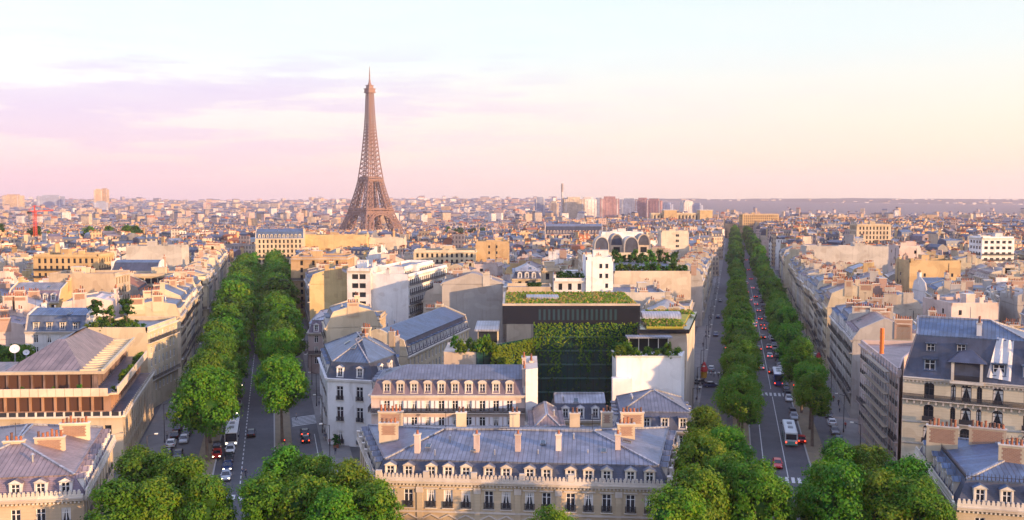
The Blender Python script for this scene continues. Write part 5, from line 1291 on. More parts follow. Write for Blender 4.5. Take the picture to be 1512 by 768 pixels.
def left_office():
    """stepped modern office: stone base with window bands, two terraces with parapets, hipped metal roof"""
    AX = AL; root = empty('stepped_office', (0, 0, 0)); tag(root, 'stepped modern office with bronze roof and terraced balconies beside the left avenue', 'office building')
    a0 = Vector((-73.2, 172)); d = AL.a; n = -AL.n; f = Vector((-1, -.06)).normalized(); CRM = WALL['cream']; BR = m_plain('bronze_window', (.09, .045, .03), .3)
    def foot(s, ln=46., wd=60.): 
        p = a0 + d * s + f * s * .98; q = a0 + d * (ln) + n * s; ic = p + d * (16 - 2 * s * .98) + f * (21 - 2 * s); return [tuple(p + f * (wd - s)), tuple(p), tuple(q), tuple(q + f * (21 - 2 * s)), tuple(ic), tuple(ic + f * (wd - 21 + s))]
    def storey(name, s, z0, z1, wm, rows, bay, ww, glass, near_win=False):
        P = foot(s); mb = MB([wm, glass]); spots = []
        for i in range(6):
            p0, p1 = P[i], P[(i + 1) % 6]; L = math.hypot(p1[0] - p0[0], p1[1] - p0[1])
            if i in (0, 1):
                nb = int((L - .6) / bay); m0 = (L - nb * bay) / 2; cl = [(m0 + (j + .5) * bay - ww / 2, m0 + (j + .5) * bay + ww / 2) for j in range(nb)]
                sp = facade(mb, p0, p1, z0, z1, rows, cl, wm, glass, .35); spots += sp if i == 0 else []
            else: mb.face([(*p0, z0), (*p1, z0), (*p1, z1), (*p0, z1)], wm)
        mb.face([(*p, z1) for p in P], ROOFC['grey zinc']); o = mb.build(name, root); return P, o
    z1, z2, z3 = Z(616, 172), Z(578, 176), Z(546, 180)
    P, o = storey('wall', 0, 0, z1, WALL['cream'], [(.8, 3.2), (4.0, 6.2), (z1 - 4.0, z1 - 1.5)], 2.6, 1.3, GLASS); B_ = Vector(P[2]) + f * 62; FOOT.append([P[0], P[1], P[2], tuple(B_)]); FOOT.append([(-128, 190), (-86, 190), (-100, 235), (-138, 235)])
    mb = MB([CRM, STONE, IRON])
    for i in (0, 1):
        mb.obox(P[i], P[i + 1], .6, z1, z1 + .35, STONE, .5); mb.obox(P[i], P[i + 1], .1, z1 + .35, z1 + 1.1, IRON, .3)
        L = (Vector(P[i + 1]) - Vector(P[i])).length; q = 0
        dd = (Vector(P[i + 1]) - Vector(P[i])) / L
        while q < L: p = Vector(P[i]) + dd * q; mb.obox(tuple(p), tuple(p + dd * .35), .2, z1 + .35, z1 + 1.15, STONE, .4); q += 1.7
    mb.build('parapet', root)
    P2, o = storey('upper_storey', 2.6, z1 + .1, z2, m_wall('bronze_panel', (.34, .20, .13)), [(z1 + .7, z2 - .7)], 2.3, 1.9, BR)
    mb = MB([m_wall('warm_precast', (.58, .45, .34))])
    for i in (0, 1):
        L = (Vector(P2[i + 1]) - Vector(P2[i])).length; dd = (Vector(P2[i + 1]) - Vector(P2[i])) / L; q = 0
        while q < L - .2: p = Vector(P2[i]) + dd * q; mb.obox(tuple(p), tuple(p + dd * min(1.52, L - q)), .25, z2 - .25, z2 + 1.25, mb.mats[0], 1.5); q += 1.6
        mb.obox(P2[i], P2[i + 1], 1.6, z2 - .3, z2 - .01, mb.mats[0], 1.4)
    mb.build('terrace_parapet', root)
    P3, o = storey('top_storey', 5.6, z2 + .02, z3, BRONZE, [(z2 + .3, z3 - .4)], 2.3, 2.0, BR)
    # hipped metal roof with a wide flat eave
    E = [tuple(Vector(p)) for p in foot(3.8, 47, 61)]; mb = MB([WHITE]); mb.prism(E, z3 + .02, z3 + .55, WALL['cream'])
    mb.build('eave', root)
    p, q = Vector(E[1]), Vector(E[2]); RR = [tuple(p + f * 19), tuple(p), tuple(q), tuple(q + f * 14)]; brz = m_zinc('bronze_roof', (.20, .15, .145), seam=1.1)
    i1 = inset(RR, [1.2, 4.2, .5, .1]); i2 = inset(RR, [12, 9.5, 11, 6.5]); zr = Z(497, 190); zd = z3 + 1.1; mb = MB([brz])
    for i in range(4):
        j = (i + 1) % 4; mb.face([(*i1[i], z3 + .56), (*i1[j], z3 + .56), (*i2[j], zr), (*i2[i], zr)], SLATE if i == 3 else brz)
    mb.face([(*p_, zr) for p_ in i2], ROOFC['grey zinc']); mb.build('roof', root)
    mb = MB([brz]); a_, b_ = Vector(E[0]) + d * 1.2, p + f * 18 + d * 1.2; c_, e_ = b_ + d * 7.4, a_ + d * 7.4
    mb.face([(*a_, z3 + .56), (*b_, z3 + .56), (*c_, zd), (*e_, zd)], brz); mb.face([(*c_, z3 + .5), (*e_, z3 + .5), (*e_, zd), (*c_, zd)], brz); mb.build('low_roof', root)
    for u_, y_, rr_ in ((6, 214, 4.6), (24, 220, 3.8), (-14, 216, 4.5)): tree(X(u_, y_), y_, 11.5, rr_, 'dark courtyard tree behind the stepped office', 'courtyard trees', CR_ROW, random.Random(u_ + 99), 'courtyard_tree')
    # pergola along the avenue edge and terrace planting
    mb = MB([WALL['cream']]); p0, p1 = Vector(E[1]), Vector(E[2]); L = (p1 - p0).length; dd = (p1 - p0) / L; q = 1.
    mb.obox(tuple(p0), tuple(p1), .5, z3 + .57, z3 + .95, WALL['cream'], 0)
    while q < L: p = p0 + dd * q; mb.obox(tuple(p), tuple(p + dd * .5), 4.0, z3 + .57, z3 + .9, WALL['cream'], -.5); q += 3.0
    mb.build('pergola', root)
    rr = random.Random(2)
    for i in range(26):
        e = i % 2 if i < 12 else 1; a, b = Vector(P2[e]), Vector(P2[e + 1]); t = (.45 + i / 12 * .55) if e == 0 else rr.uniform(0, 1); p = a.lerp(b, min(.99, t)); nn = (b - a).normalized(); p += Vector((nn.y, -nn.x)) * .5
        bush(p.x, p.y, z2 + .05, rr.uniform(.7, 1.15), 'low shrub on the stepped office terrace', i % 2, 'terrace_shrub', 'terrace shrubs on the stepped office')
    # satellite dishes stand on the roof deck at the back
    for u, v, y, rad in ((14, 516, 187, .95), (31, 521, 188, .62)):
        z = Z(v, y); zr = zd + .1; t = empty('satellite_dish', (X(u, y), y, zr - .3)); tag(t, ('large' if rad > .8 else 'small') + ' pale satellite dish on the stepped office roof', 'satellite dish', 'satellite dishes on the office roof')
        mb = MB([WALL['white']]); n = 16; rings = 4; q = Vector((.35, -.8, .55)).to_track_quat('Z', 'Y')
        for j in range(rings):
            r0, r1 = rad * j / rings, rad * (j + 1) / rings
            for i in range(n):
                t0, t1 = 2 * math.pi * i / n, 2 * math.pi * (i + 1) / n; f_ = lambda rr_, th: q @ Vector((math.cos(th) * rr_, math.sin(th) * rr_, .35 * rr_ * rr_ / rad)) + Vector((0, 0, z - zr + .3))
                mb.face([f_(r0, t0), f_(r1, t0), f_(r1, t1), f_(r0, t1)], WALL['white'])
        mb.build('reflector', t, True); m2 = MB([STEEL]); m2.bar((0, 0, -1), (0, 0, z - zr + .2), .2, STEEL); c_ = q @ Vector((0, 0, rad)); m2.bar((0, 0, z - zr + .3), c_ + Vector((0, 0, z - zr + .3)), .08, STEEL); m2.build('mast', t)
left_office()
hero('white plastered building with blue grey mansard, left edge behind the office', 30, 121, 490, 236, 12, 'mansard', 0, wall='white', rm='blue zinc', mans=m_zinc('slate_blue', (.10, .13, .20), slate=True), mi=1.4, mr=4.0, rr=1.5, near=True, bay=3.4, edges='wpwp', dstyle='flat', balc=())
hero('building carrying a lush roof garden at the left avenue edge', 122, 212, 489, 221, 20, 'flat', 0, wall='cream', rm='grey zinc', edges='pwpw', clutter=False, near=True, cat='building')
yj = 224.; zj = Z(489, 221) + .1
for i, (u, rad, k) in enumerate(((137, 2.4, 0), (157, 1.7, 1), (182, 2.6, 0))):
    t = empty('roof_tree', (X(u, yj + 5), yj + 5, zj)); tag(t, ('leftmost', 'middle, smallest', 'rightmost, largest')[i] + ' tree of the roof garden at the left avenue', 'tree', 'roof garden trees')
    put(CR_BUSH[2 if k == 0 else 0], 'crown', t, (0, 0, 2.0 + rad), i, (rad, rad, rad * .95)); put(TRUNK[0], 'trunk', t, (0, 0, 0), 0, (.4, .4, .3))
for i in range(20): bush(X(128 + (i % 12) * 7.4, yj), yj - 1.5 + (i // 12) * 8 + r_.uniform(-.4, .6), zj, r_.uniform(.8, 1.6), 'shrub of the lush roof garden by the left avenue', (1, 0, 1, 2)[i % 4], 'roof_shrub', 'roof garden shrubs by the left avenue')
hero('sunlit cream block with round medallion on a blank wall, left middle', 68, 166, 408, 300, 14, 'flat', 3, wall='cream', rm='grey zinc', edges='pwpw')
hero('pinkish building with brown mansard roof at the left', 5, 82, 446, 292, 14, 'mansard', 0, wall='ochre', rm='pale zinc', mans=SLATEP, mi=2, mr=3.6, rr=2)
hero('wide terraced block with long sunlit balconies at the left', 46, 142, 379, 395, 16, 'flat', 0, wall='ochre', rm='grey zinc', edges='wwpp', balc=(3, 4, 5, 6), cat='apartment block')
hero('low cream terraced block with long shaded window bands', 168, 262, 408, 345, 14, 'flat', 4, wall='cream', rm='grey zinc', edges='wwpp', balc=(3, 4), winw=2.0, bay=2.4)
hero('white house with dark blue sloping roofs and skylights, left middle', 160, 230, 402, 385, 12, 'mansard', 0, wall='white', rm='blue zinc', mans=SLATE, mi=3, mr=3.8, rr=1, dormers=False)
hero('long blank grey brown party wall in the left middle distance', 184, 266, 366, 430, 12, 'flat', 3, wall='grey stone', rm='grey zinc', edges='pppp')
# right side
def corner_right():
    p0 = (68.6, 161); p1 = (87.2, 151.3); poly = [p0, p1, (94.5, 165), (75.5, 176)]
    root, lp = make_building('yellow stone corner building with arched windows and tall blue slate roof, right edge', poly, 20.0, 'mansard', 'wwwp', wall='cream', rm='blue zinc', mans=SLATE, mi=2.0, mr=7.2, rr=2.5, near=True, win='dark', wallmat=m_wall('yellow_ashlar', (.60, .52, .37), .3, joints=True),
        rows=[(.6, 3.6), (5.2, 7.8), (8.8, 11.4), (12.6, 15.0), (16.4, 18.9)], cols_front=[(3.4, 5.0), (7.6, 8.4), (9.2, 10.8), (11.6, 12.4), (14.0, 15.6), (18.6, 20.2)], balc=(4,), dormers=False, party=False, chim=False, clutter=False, name='corner_building', trim=STONE)
    inv = root.matrix_basis.inverted(); p = Vector(lp[0]); d = (Vector(lp[1]) - p).normalized(); n = Vector((d.y, -d.x))
    dm = dormer_mesh('flat', 1.7, 1.9, ROOFC['blue zinc'], ROOFC['blue zinc'])
    for s, z in ((4.2, 21.4), (14.8, 21.4), (19.3, 21.4), (4.2, 24.6), (9.0, 24.8), (19.3, 24.6)):
        q = p + d * s - n * ((z - 20) / 7.2 * 2.0 - .1); put(dm, 'dormer', root, (q.x, q.y, z), 0, (.75, 1, .7) if z > 23 else None)
    tr = MB([STONE, IRON, GLASS, RAIL]); Lf = (Vector(lp[1]) - p).length
    for z in (4.6, 8.3, 12.1): tr.obox(tuple(p), tuple(p + d * Lf), .3, z, z + .22, STONE, .14)
    for a, b in [(3.4, 5.0), (7.6, 8.4), (9.2, 10.8), (11.6, 12.4), (14.0, 15.6), (18.6, 20.2)]:
        for z in (7.8, 11.4, 15.0, 18.9):
            pts = [p + d * ((a + b) / 2 + (b - a) / 2 * math.cos(math.pi * i / 8)) + n * .012 for i in range(9)]
            tr.face([(q.x, q.y, z - .02 + .42 * math.sin(math.pi * i / 8)) for i, q in enumerate(pts)], GLASS)
            for i in range(8): tr.bar((*pts[i], z + .06 + .45 * math.sin(math.pi * i / 8)), (*pts[i + 1], z + .06 + .45 * math.sin(math.pi * (i + 1) / 8)), .16, STONE)
        if b - a > 1:
            for z in (5.2, 8.8, 12.6):
                tr.obox(tuple(p + d * (a - .25)), tuple(p + d * (b + .25)), .6, z - .2, z - .02, STONE, .55); tr.obox(tuple(p + d * (a - .2)), tuple(p + d * (b + .2)), .06, z, z + .85, IRON, .5)
    q = .6
    while q < Lf: tr.obox(tuple(p + d * q), tuple(p + d * (q + .3)), .5, 15.5, 16.05, STONE, .5); q += 1.15
    q = .3
    while q < Lf: tr.obox(tuple(p + d * q), tuple(p + d * (q + .25)), .3, 19.2, 19.5, STONE, .32); q += .62
    tr.build('facade_trim', root)
    # loggia bay with a little hipped roof
    mb = MB([STONE, SLATE]); q = p + d * 10.0
    def L2(s, o, z): v = p + d * (10 + s) + n * o; return (v.x, v.y, z)
    for s in (-2.2, 2.2): mb.bar(L2(s, .5, 20.1), L2(s, .5, 23.3), .45, STONE)
    mb.face([L2(-2.6, .8, 20.05), L2(2.6, .8, 20.05), L2(2.6, -2, 20.05), L2(-2.6, -2, 20.05)], STONE); mb.obox(L2(-2.4, .4, 0)[:2], L2(2.4, .4, 0)[:2], .15, 20.1, 21.0, RAIL, 0)
    mb.obox(L2(-2.6, .7, 0)[:2], L2(2.6, .7, 0)[:2], 2.5, 19.6, 20.04, STONE, .2)
    mb.face([L2(-3.0, 1.1, 23.3), L2(3.0, 1.1, 23.3), L2(.5, -1.6, 25.4), L2(-.5, -1.6, 25.4)], SLATE); mb.face([L2(-3.0, 1.1, 23.3), L2(-.5, -1.6, 25.4), L2(-3.0, -2.2, 23.3)], SLATE); mb.face([L2(3.0, 1.1, 23.3), L2(3.0, -2.2, 23.3), L2(.5, -1.6, 25.4)], SLATE)
    mb.face([L2(-3, 1.1, 23.29), L2(-3, -2.2, 23.29), L2(3, -2.2, 23.29), L2(3, 1.1, 23.29)], STONE); mb.obox(L2(-1.9, -.8, 0)[:2], L2(1.9, -.8, 0)[:2], .1, 20.1, 23.2, GLASS, 0)
    mb.build('loggia', root)
    add_chimney(root, (*(p + d * 11.6 - n * 4.0), 26.0), 0, 2.4, 3.6, 6, WALL['white'], True)
    # white dust sheet hung over part of the roof
    t = MB([m_wall('dust_sheet', (.60, .60, .62), .2)])
    A = [L2(13.0 - 10, -.5, 21.0), L2(16.6 - 10, -.45, 20.6), L2(16.9 - 10, -2.3, 27.2), L2(14.4 - 10, -2.4, 27.6)]
    k = 10
    pt = lambda i, j: (Vector(A[0]).lerp(Vector(A[1]), i / k)).lerp(Vector(A[3]).lerp(Vector(A[2]), i / k), j / k) + Vector((n.x, n.y, 0)) * (.45 + .16 * math.sin(i * 1.5 + j * .4))
    for i in range(k):
        for j in range(k): t.face([pt(i, j), pt(i + 1, j), pt(i + 1, j + 1), pt(i, j + 1)], t.mats[0])
    for a in A[:2]: t.bar(a, (a[0], a[1], 18.4), .15, t.mats[0])
    o = t.build('dust_sheet', smooth=True); o.location = root.location; o.rotation_euler = root.rotation_euler; tag(o, 'white dust sheet hung over the slate roof of the right corner building', 'sheet')
corner_right()
def scaffolded():
    F0, N0 = AR.at(-22.2, 19.4), Vector((69.3, 164.2)); dv = (F0 - N0).normalized(); nv = Vector((dv.y, -dv.x))
    N1 = Vector((75.4, 177.0)); F1 = F0 + nv * 13
    make_building('pale pink flat roofed front with scaffold between yellow corner building and avenue row', [tuple(F0), tuple(N0), tuple(N1), tuple(F1)], 19.6, 'flat', 'wppp', wall='pale pink', rm='brownish zinc', near=True, bay=2.2, win='rail', balc=(1, 5), clutter=False)
    at = lambda a, o: N0 + dv * (a + 47 + .6) - nv * (19.3 - o)
    # scaffold on the house next to the corner building, and its orange rubble chute
    M2 = m_plain('scaffold_tube', (.30, .31, .33), .4, .5); root = empty('scaffold', (0, 0, 0)); tag(root, 'grey tube scaffold on the avenue front beside the yellow corner building', 'scaffold')
    mb = MB([M2]); dk = MB([m_plain('scaffold_board', (.25, .20, .14), .9)])
    for i in range(9):
        s = -47 + i * 2.4
        for o in (17.6, 18.7):
            q = at(s, o); mb.bar((q.x, q.y, 0), (q.x, q.y, 21), .09, M2)
    for z in range(1, 11):
        for o in (17.6, 18.7):
            a, b = at(-47, o), at(-47 + 19.2, o); mb.bar((a.x, a.y, z * 2), (b.x, b.y, z * 2), .08, M2)
        a, b = at(-47, 18.1), at(-47 + 19.2, 18.1); dk.obox((a.x - .4, a.y), (b.x - .4, b.y), .9, z * 2 - .1, z * 2, dk.mats[0])
        for i in range(8):
            a, b = at(-47 + i * 2.4, 17.6), at(-47 + (i + 1) * 2.4, 17.6); mb.bar((a.x, a.y, z * 2 - 2), (b.x, b.y, z * 2), .06, M2)
    mb.build('tubes' if False else 'frame', root); dk.build('deck', root)
    q = at(-30, 19.8); mb = MB([m_plain('orange_plastic', (.75, .16, .02), .5)])
    for i in range(5): mb.tube((0, 0, i * 1.0), (0, 0, i * 1.0 + 1.05), .45, .36, mb.mats[0], 10)
    o = mb.build('rubble_chute', loc=(q.x, q.y, 20.6)); tag(o, 'orange plastic rubble chute above the scaffolded front', 'chute')
scaffolded()
hero('ochre blank walled block with brown stone, right middle', 1346, 1422, 388, 372, 14, 'flat', 0, wall='ochre', rm='grey zinc', edges='qqpq')
hero('white walled house with blue roof in front of the ochre block', 1372, 1412, 432, 338, 12, 'mansard', 0, wall='white', rm='blue zinc', edges='wpwp')
hero('pale pink blank gable wall right of centre right', 1330, 1362, 366, 420, 12, 'flat', 0, wall='pale pink', rm='grey zinc', edges='qqpq')
hero('long brownish grey blank wall above the roofs, right of right avenue', 1192, 1322, 366, 470, 12, 'flat', -4, wall='grey stone', rm='grey zinc', edges='pppp')
hero('white stepped modern block in sun, far right', 1452, 1500, 352, 500, 14, 'flat', 0, wall='white', rm='grey zinc', edges='wwpw', winw=1.9, bay=3.2, tall=.5, balc=(5, 6), cat='modern block')
hero('bulky pale block in the lower right roofscape', 1410, 1480, 452, 262, 16, 'flat', 4, wall='pale pink', rm='brownish zinc', edges='qqpq')
hero('brick party walled house in the right roofscape', 1288, 1336, 425, 310, 12, 'flat', -3, wall='pale pink', rm='grey zinc', edges='pppp', wallmat=m_brick('pink_brick', (.36, .20, .15), (.30, .16, .12), (.4, .34, .3), 1.2))

# ------------------------------------------------------------------ the ordinary houses of the blocks
def inview(x, y, z=20, m=40):
    if y < 90: return False
    u = 756 + FOC * x / y; return -m - 1200 / y * 10 < u < 1512 + m + 1200 / y * 10
COUNT = [0]
def house_row(ax, side, off, dep, s0, s1, rowname, seed, flip=False, hmin=15.5, hmax=19.5, gap=0., avenue=False, limit=555, skew=0.):
    r = random.Random(seed); s = s0; i = 0
    while s < s1:
        w = r.uniform(12, 21) if avenue else r.uniform(11, 22); y_ = ax.at(s, 0).y
        if s + w > s1 + 8: break
        d = dep * r.uniform(.9, 1.1) if not avenue else dep
        o = off + (0 if avenue else r.uniform(-1, 1)); face = side if not flip else -side
        A = ax.at(s, side * o); B = ax.at(s + w, side * o); A2 = ax.at(s, side * (o + d)); B2 = ax.at(s + w, side * (o + d))
        # corners in counter-clockwise order, the street front first
        if side > 0: q = [B, A, A2, B2] if not flip else [A2, B2, B, A]
        else: q = [A, B, B2, A2] if not flip else [B2, A2, A, B]
        if skew:
            c = (q[0] + q[2]) / 2; M = Matrix.Rotation(R(r.uniform(-skew, skew)), 2); q = [c + M @ (p - c) for p in q]
        c = (q[0] + q[2]) / 2; poly = [tuple(p) for p in q]
        s += w + gap + (r.uniform(0, 5) if not avenue else .02) + (9 if avenue and r.random() < .09 else 0)
        sh = [tuple(c + (p - c) * .96) for p in q]
        if c.y > limit or not inview(c.x, c.y) or taken(sh): continue
        if not avenue and any(abs(AR.so(*p)[1]) < 19.3 or abs(AL.so(*p)[1]) < 19.3 for p in poly): continue
        i += 1; COUNT[0] += 1
        wall = r.choice(('cream', 'cream', 'grey stone', 'beige', 'pale pink', 'white', 'beige', 'ochre'))
        if avenue: wall = r.choice(('cream', 'cream', 'beige', 'grey stone', 'cream'))
        rm = r.choice(('grey zinc', 'blue zinc', 'grey zinc', 'pale zinc', 'brownish zinc', 'blue zinc') + (('terracotta tile',) if not avenue and r.random() < .25 else ()))
        t = r.random(); roof = 'mansard' if t < (.85 if avenue else .48) else ('gable' if t < .80 else 'flat')
        h = r.uniform(hmin, hmax) + (1.5 if roof == 'flat' else 0) + (0 if avenue else r.choice((-2.5, -1, 0, 0, 1.5, 3))); mi = r.uniform(1.0, 1.8); mr = r.uniform(2.4, 4.2); rr = r.uniform(1.0, 2.6)
        near = c.y < 285 or (avenue and c.y < 330)
        ed = 'wqwq' if r.random() < .75 or avenue else 'wqpq'
        if roof == 'flat': ed = r.choice(('wwwq', 'wqpw', 'wqwq'))
        if roof == 'gable': rr = r.uniform(1.6, 3.6)
        rw = {'mansard': 'mansard', 'gable': 'pitched', 'flat': 'flat'}[roof]
        lab = '%s building with %s %s roof, %s in %s' % (wall, rm, rw, ordn(i), rowname)
        make_building(lab, poly, h, roof, ed, wall, rm, None, mi, mr, rr, near=near, dstyle=r.choice(('flat', 'pediment', 'round', 'flat')), balc=(1, 4) if avenue else ((4,) if r.random() < .4 else ()),
                      win='rail' if avenue else 'plain', bay=r.uniform(2.3, 2.9), group='apartment buildings of the blocks')
SE = 1
house_row(AR, 1, 19.4, 14, -22, 520, 'front row right of right avenue', 21, avenue=True, hmin=17, hmax=19.5)
house_row(AR, -1, 19.4, 13, 10, 520, 'front row left of right avenue', 22, avenue=True, hmin=17, hmax=19.5)
house_row(AL, -1, 19.4, 14, 47, 500, 'front row left of left avenue', 23, avenue=True, hmin=16.5, hmax=19)
house_row(AL, 1, 19.4, 14, 42, 500, 'front row right of left avenue', 24, avenue=True, hmin=16, hmax=18.5)
for k in range(9): house_row(AR, 1, 38 + k * 19.5, 13.5, -40 + k * 6, 520, '%s row right of right avenue' % ordn(k + 2), 40 + k, flip=k % 2 == 0, skew=5, gap=2.0, hmin=13.5, hmax=18.5)
for k in range(9): house_row(AL, -1, 38 + k * 19.5, 13.5, 20 + k * 6, 520, '%s row left of left avenue' % ordn(k + 2), 60 + k, flip=k % 2 == 0, skew=6, gap=2.0, hmin=12.5, hmax=17.5)
for k in range(6): house_row(AR, -1, 37 + k * 19.5, 13, 30 + k * 10, 520, '%s row left of right avenue' % ordn(k + 2), 80 + k, flip=k % 2 == 0, skew=5, gap=2.0, hmin=13, hmax=17)
for k in range(7): house_row(AL, 1, 38 + k * 19.5, 13, 60 + k * 8, 520, '%s row right of left avenue' % ordn(k + 2), 100 + k, flip=k % 2 == 0, skew=5, gap=2.0, hmin=13, hmax=17)
print('houses', COUNT[0])
# neighbours round the place just outside the picture, on the sunny side: they throw the evening shade over the street
def ring_neighbours():
    for i, (a, d, w, h) in enumerate(((62, 128, 44, 19), (88, 132, 44, 19), (114, 136, 46, 19), (75, 190, 70, 27), (98, 195, 70, 28), (62, 200, 40, 27), (66, 262, 60, 30), (84, 270, 70, 30), (60, 330, 70, 31), (75, 345, 70, 31), (56, 400, 70, 31))):
        x, y = math.sin(R(a)) * d, math.cos(R(a)) * d; rot = -R(a)
        p = rect(x - math.cos(rot) * w / 2, y - math.sin(rot) * w / 2, rot, w, 20)
        if taken(p): continue
        make_building('stone building on the ring of the round place outside the photo, %s clockwise' % ordn(i + 1), p, h - 6, 'hip', 'wwww', mi=1.6, mr=3.5, rr=2.5, near=False, group='buildings round the place')
ring_neighbours()

# ------------------------------------------------------------------ the city beyond: too many houses to count, one object
def city():
    r = random.Random(77); mb = MB(FARWALL + [ROOFC['grey zinc'], ROOFC['blue zinc'], ROOFC['pale zinc'], ROOFC['brownish zinc'], SLATE, POT, WALL['cream'], WALL['ochre'], SLATEP])
    rfs = [ROOFC['grey zinc'], ROOFC['blue zinc'], ROOFC['pale zinc'], ROOFC['brownish zinc'], SLATE, ROOFC['brownish zinc'], SLATE, SLATEP, POT]
    V, Fc, Mi = mb.v, mb.f, mb.m; ix = {m.name: i for i, m in enumerate(mb.mats)}
    def hexa(P, z0, Q, z1, mi, mt=None):
        n = len(V); V.extend([(p[0], p[1], z0) for p in P]); V.extend([(p[0], p[1], z1) for p in Q])
        for i in range(4):
            j = (i + 1) % 4; Fc.append((n + i, n + j, n + 4 + j, n + 4 + i)); Mi.append(mi)
        if mt is not None: Fc.append((n + 4, n + 5, n + 6, n + 7)); Mi.append(mt)
    def house(x, y, w, d, h, a, g, fine):
        ca, sa = math.cos(a), math.sin(a)
        def Q(kx, ky, ox=0, oy=0): return [(x + ca * (ox + u * w / 2 * kx) - sa * (oy + v * d / 2 * ky), y + sa * (ox + u * w / 2 * kx) + ca * (oy + v * d / 2 * ky)) for u, v in ((-1, -1), (1, -1), (1, 1), (-1, 1))]
        wi = ix[r.choice(FARWALL).name]; ri = ix[r.choice(rfs).name]; t = r.random()
        hexa(Q(1, 1), g - 6, Q(1, 1), g + h, wi, ri if t > .62 else None)
        if t <= .62:
            mr = r.uniform(2.5, 4.5); m2 = ri if r.random() < .5 else ix[SLATE.name]; kx = 1.0 if r.random() < .6 else .86
            hexa(Q(1, 1), g + h, Q(kx, .80), g + h + mr, m2, None); hexa(Q(kx, .80), g + h + mr, Q(kx * .98, .12), g + h + mr + r.uniform(.8, 2), ri, ri); hh = h + mr + 1
            if fine:
                nb = int(w / 3)
                for q in range(nb):
                    for sy in (-1,):
                        ox = (q + .5) / nb * w - w / 2; P = [(x + ca * (ox + u) - sa * (v), y + sa * (ox + u) + ca * (v)) for u, v in ((-.6, -d * .5 + .25), (.6, -d * .5 + .25), (.6, -d * .5 + 2), (-.6, -d * .5 + 2))]
                        hexa(P, g + h + .3, P, g + h + 2.2, ix[WALL['cream'].name], ri)
        else:
            hh = h
            if r.random() < .5: hexa(Q(.3, .4, r.uniform(-.2, .2) * w), g + h, Q(.3, .4), g + h + 2.8, wi, ri)
        if fine and r.random() < .75:      # party wall standing up through the roof
            ox = r.choice((-.5, .5)) * w; P = [(x + ca * (ox + u) - sa * v, y + sa * (ox + u) + ca * v) for u, v in ((-.3, -d * .42), (.3, -d * .42), (.3, d * .42), (-.3, d * .42))]
            hexa(P, g, P, g + hh + r.uniform(.3, 2.2), wi, ix[r.choice((POT.name, FARWALL[0].name, POT.name))])
        if fine:
            for q in range(r.choice((1, 2, 3, 4))):
                ox = r.choice((-.48, .48, 0)) * w; oy = r.uniform(-.3, .3) * d; P = [(x + ca * (ox + u) - sa * (oy + v), y + sa * (ox + u) + ca * (oy + v)) for u, v in ((-.4, -1.4), (.4, -1.4), (.4, 1.4), (-.4, 1.4))]
                hexa(P, g + h - 1, P, g + hh + 1.4, ix[r.choice((WALL['cream'], WALL['ochre'], FARWALL[0])).name], ix[POT.name])
                P2 = [((p[0] * .75 + (x + ca * ox - sa * oy) * .25), (p[1] * .75 + (y + sa * ox + ca * oy) * .25)) for p in P]; hexa(P2, g + hh + 1.4, P2, g + hh + 2.1, ix[POT.name], ix[POT.name])
    y = 548.; n = 0
    AN = {}
    while y < 7400:
        cell = max(15.5, y * .0082); hw = y * .575 + 40; x = -hw
        while x < hw:
            px, py = x + r.uniform(.1, .9) * cell, y + r.uniform(.1, .9) * cell; x += cell * r.uniform(.85, 1.25)
            if r.random() < .07: continue
            sR, oR = AR.so(px, py); sL, oL = AL.so(px, py)
            if abs(oR) < 24 and sR < 1010: continue
            if abs(oL) < 24 and sL < 455: continue
            if py < 556: continue
            if (px + 257) ** 2 + (py - 1698) ** 2 < 105 ** 2: continue
            if px > .20 * py and py > 2300 and r.random() < .35 + .6 * smooth(2300, 4200, py): continue
            if px > .07 * py and py > 3300 and r.random() < smooth(3300, 4800, py): continue
            if px > .05 * py and py > 5000: continue
            if any(abs(px - ex) < ew and abs(py - ey) < ed for ex, ey, ew, ed in PARKS): continue
            k = (int(px // 260), int(py // 260))
            if k not in AN: AN[k] = r.uniform(-.8, .8)
            sz = cell / 17.5
            w, d = r.uniform(10, 18) * sz ** .75, r.uniform(9, 13) * sz ** .7; h = r.uniform(12.5, 20.5)
            if px > .08 * py and py > 2600: w *= .6; d *= .6; h *= .7
            if py < 640: h = r.uniform(12, 17)
            if py > 1900:
                t = r.random()
                if t < .035: h = r.uniform(26, 44); w *= r.uniform(.7, 1.6)
                elif t < .2: h += r.uniform(2, 8)
            poly = [(px - w / 2, py - d / 2), (px + w / 2, py - d / 2), (px + w / 2, py + d / 2), (px - w / 2, py + d / 2)]
            if py < 660 and taken(poly): continue
            house(px, py, w, d, h, AN[k] + (math.pi / 2 if r.random() < .3 else 0), gh(px, py), py < 2000); n += 1
        y += cell * .95
    o = mb.build('distant_city'); tag(o, 'sea of distant pink and cream city roofs reaching to the horizon', 'city', kind='stuff'); print('city', n, len(Fc))
PARKS = [(X(430, 1350), 1350, 60, 45), (X(20, 1180), 1180, 50, 30), (X(100, 830), 830, 85, 22), (X(690, 1500), 1500, 50, 30)]
city()
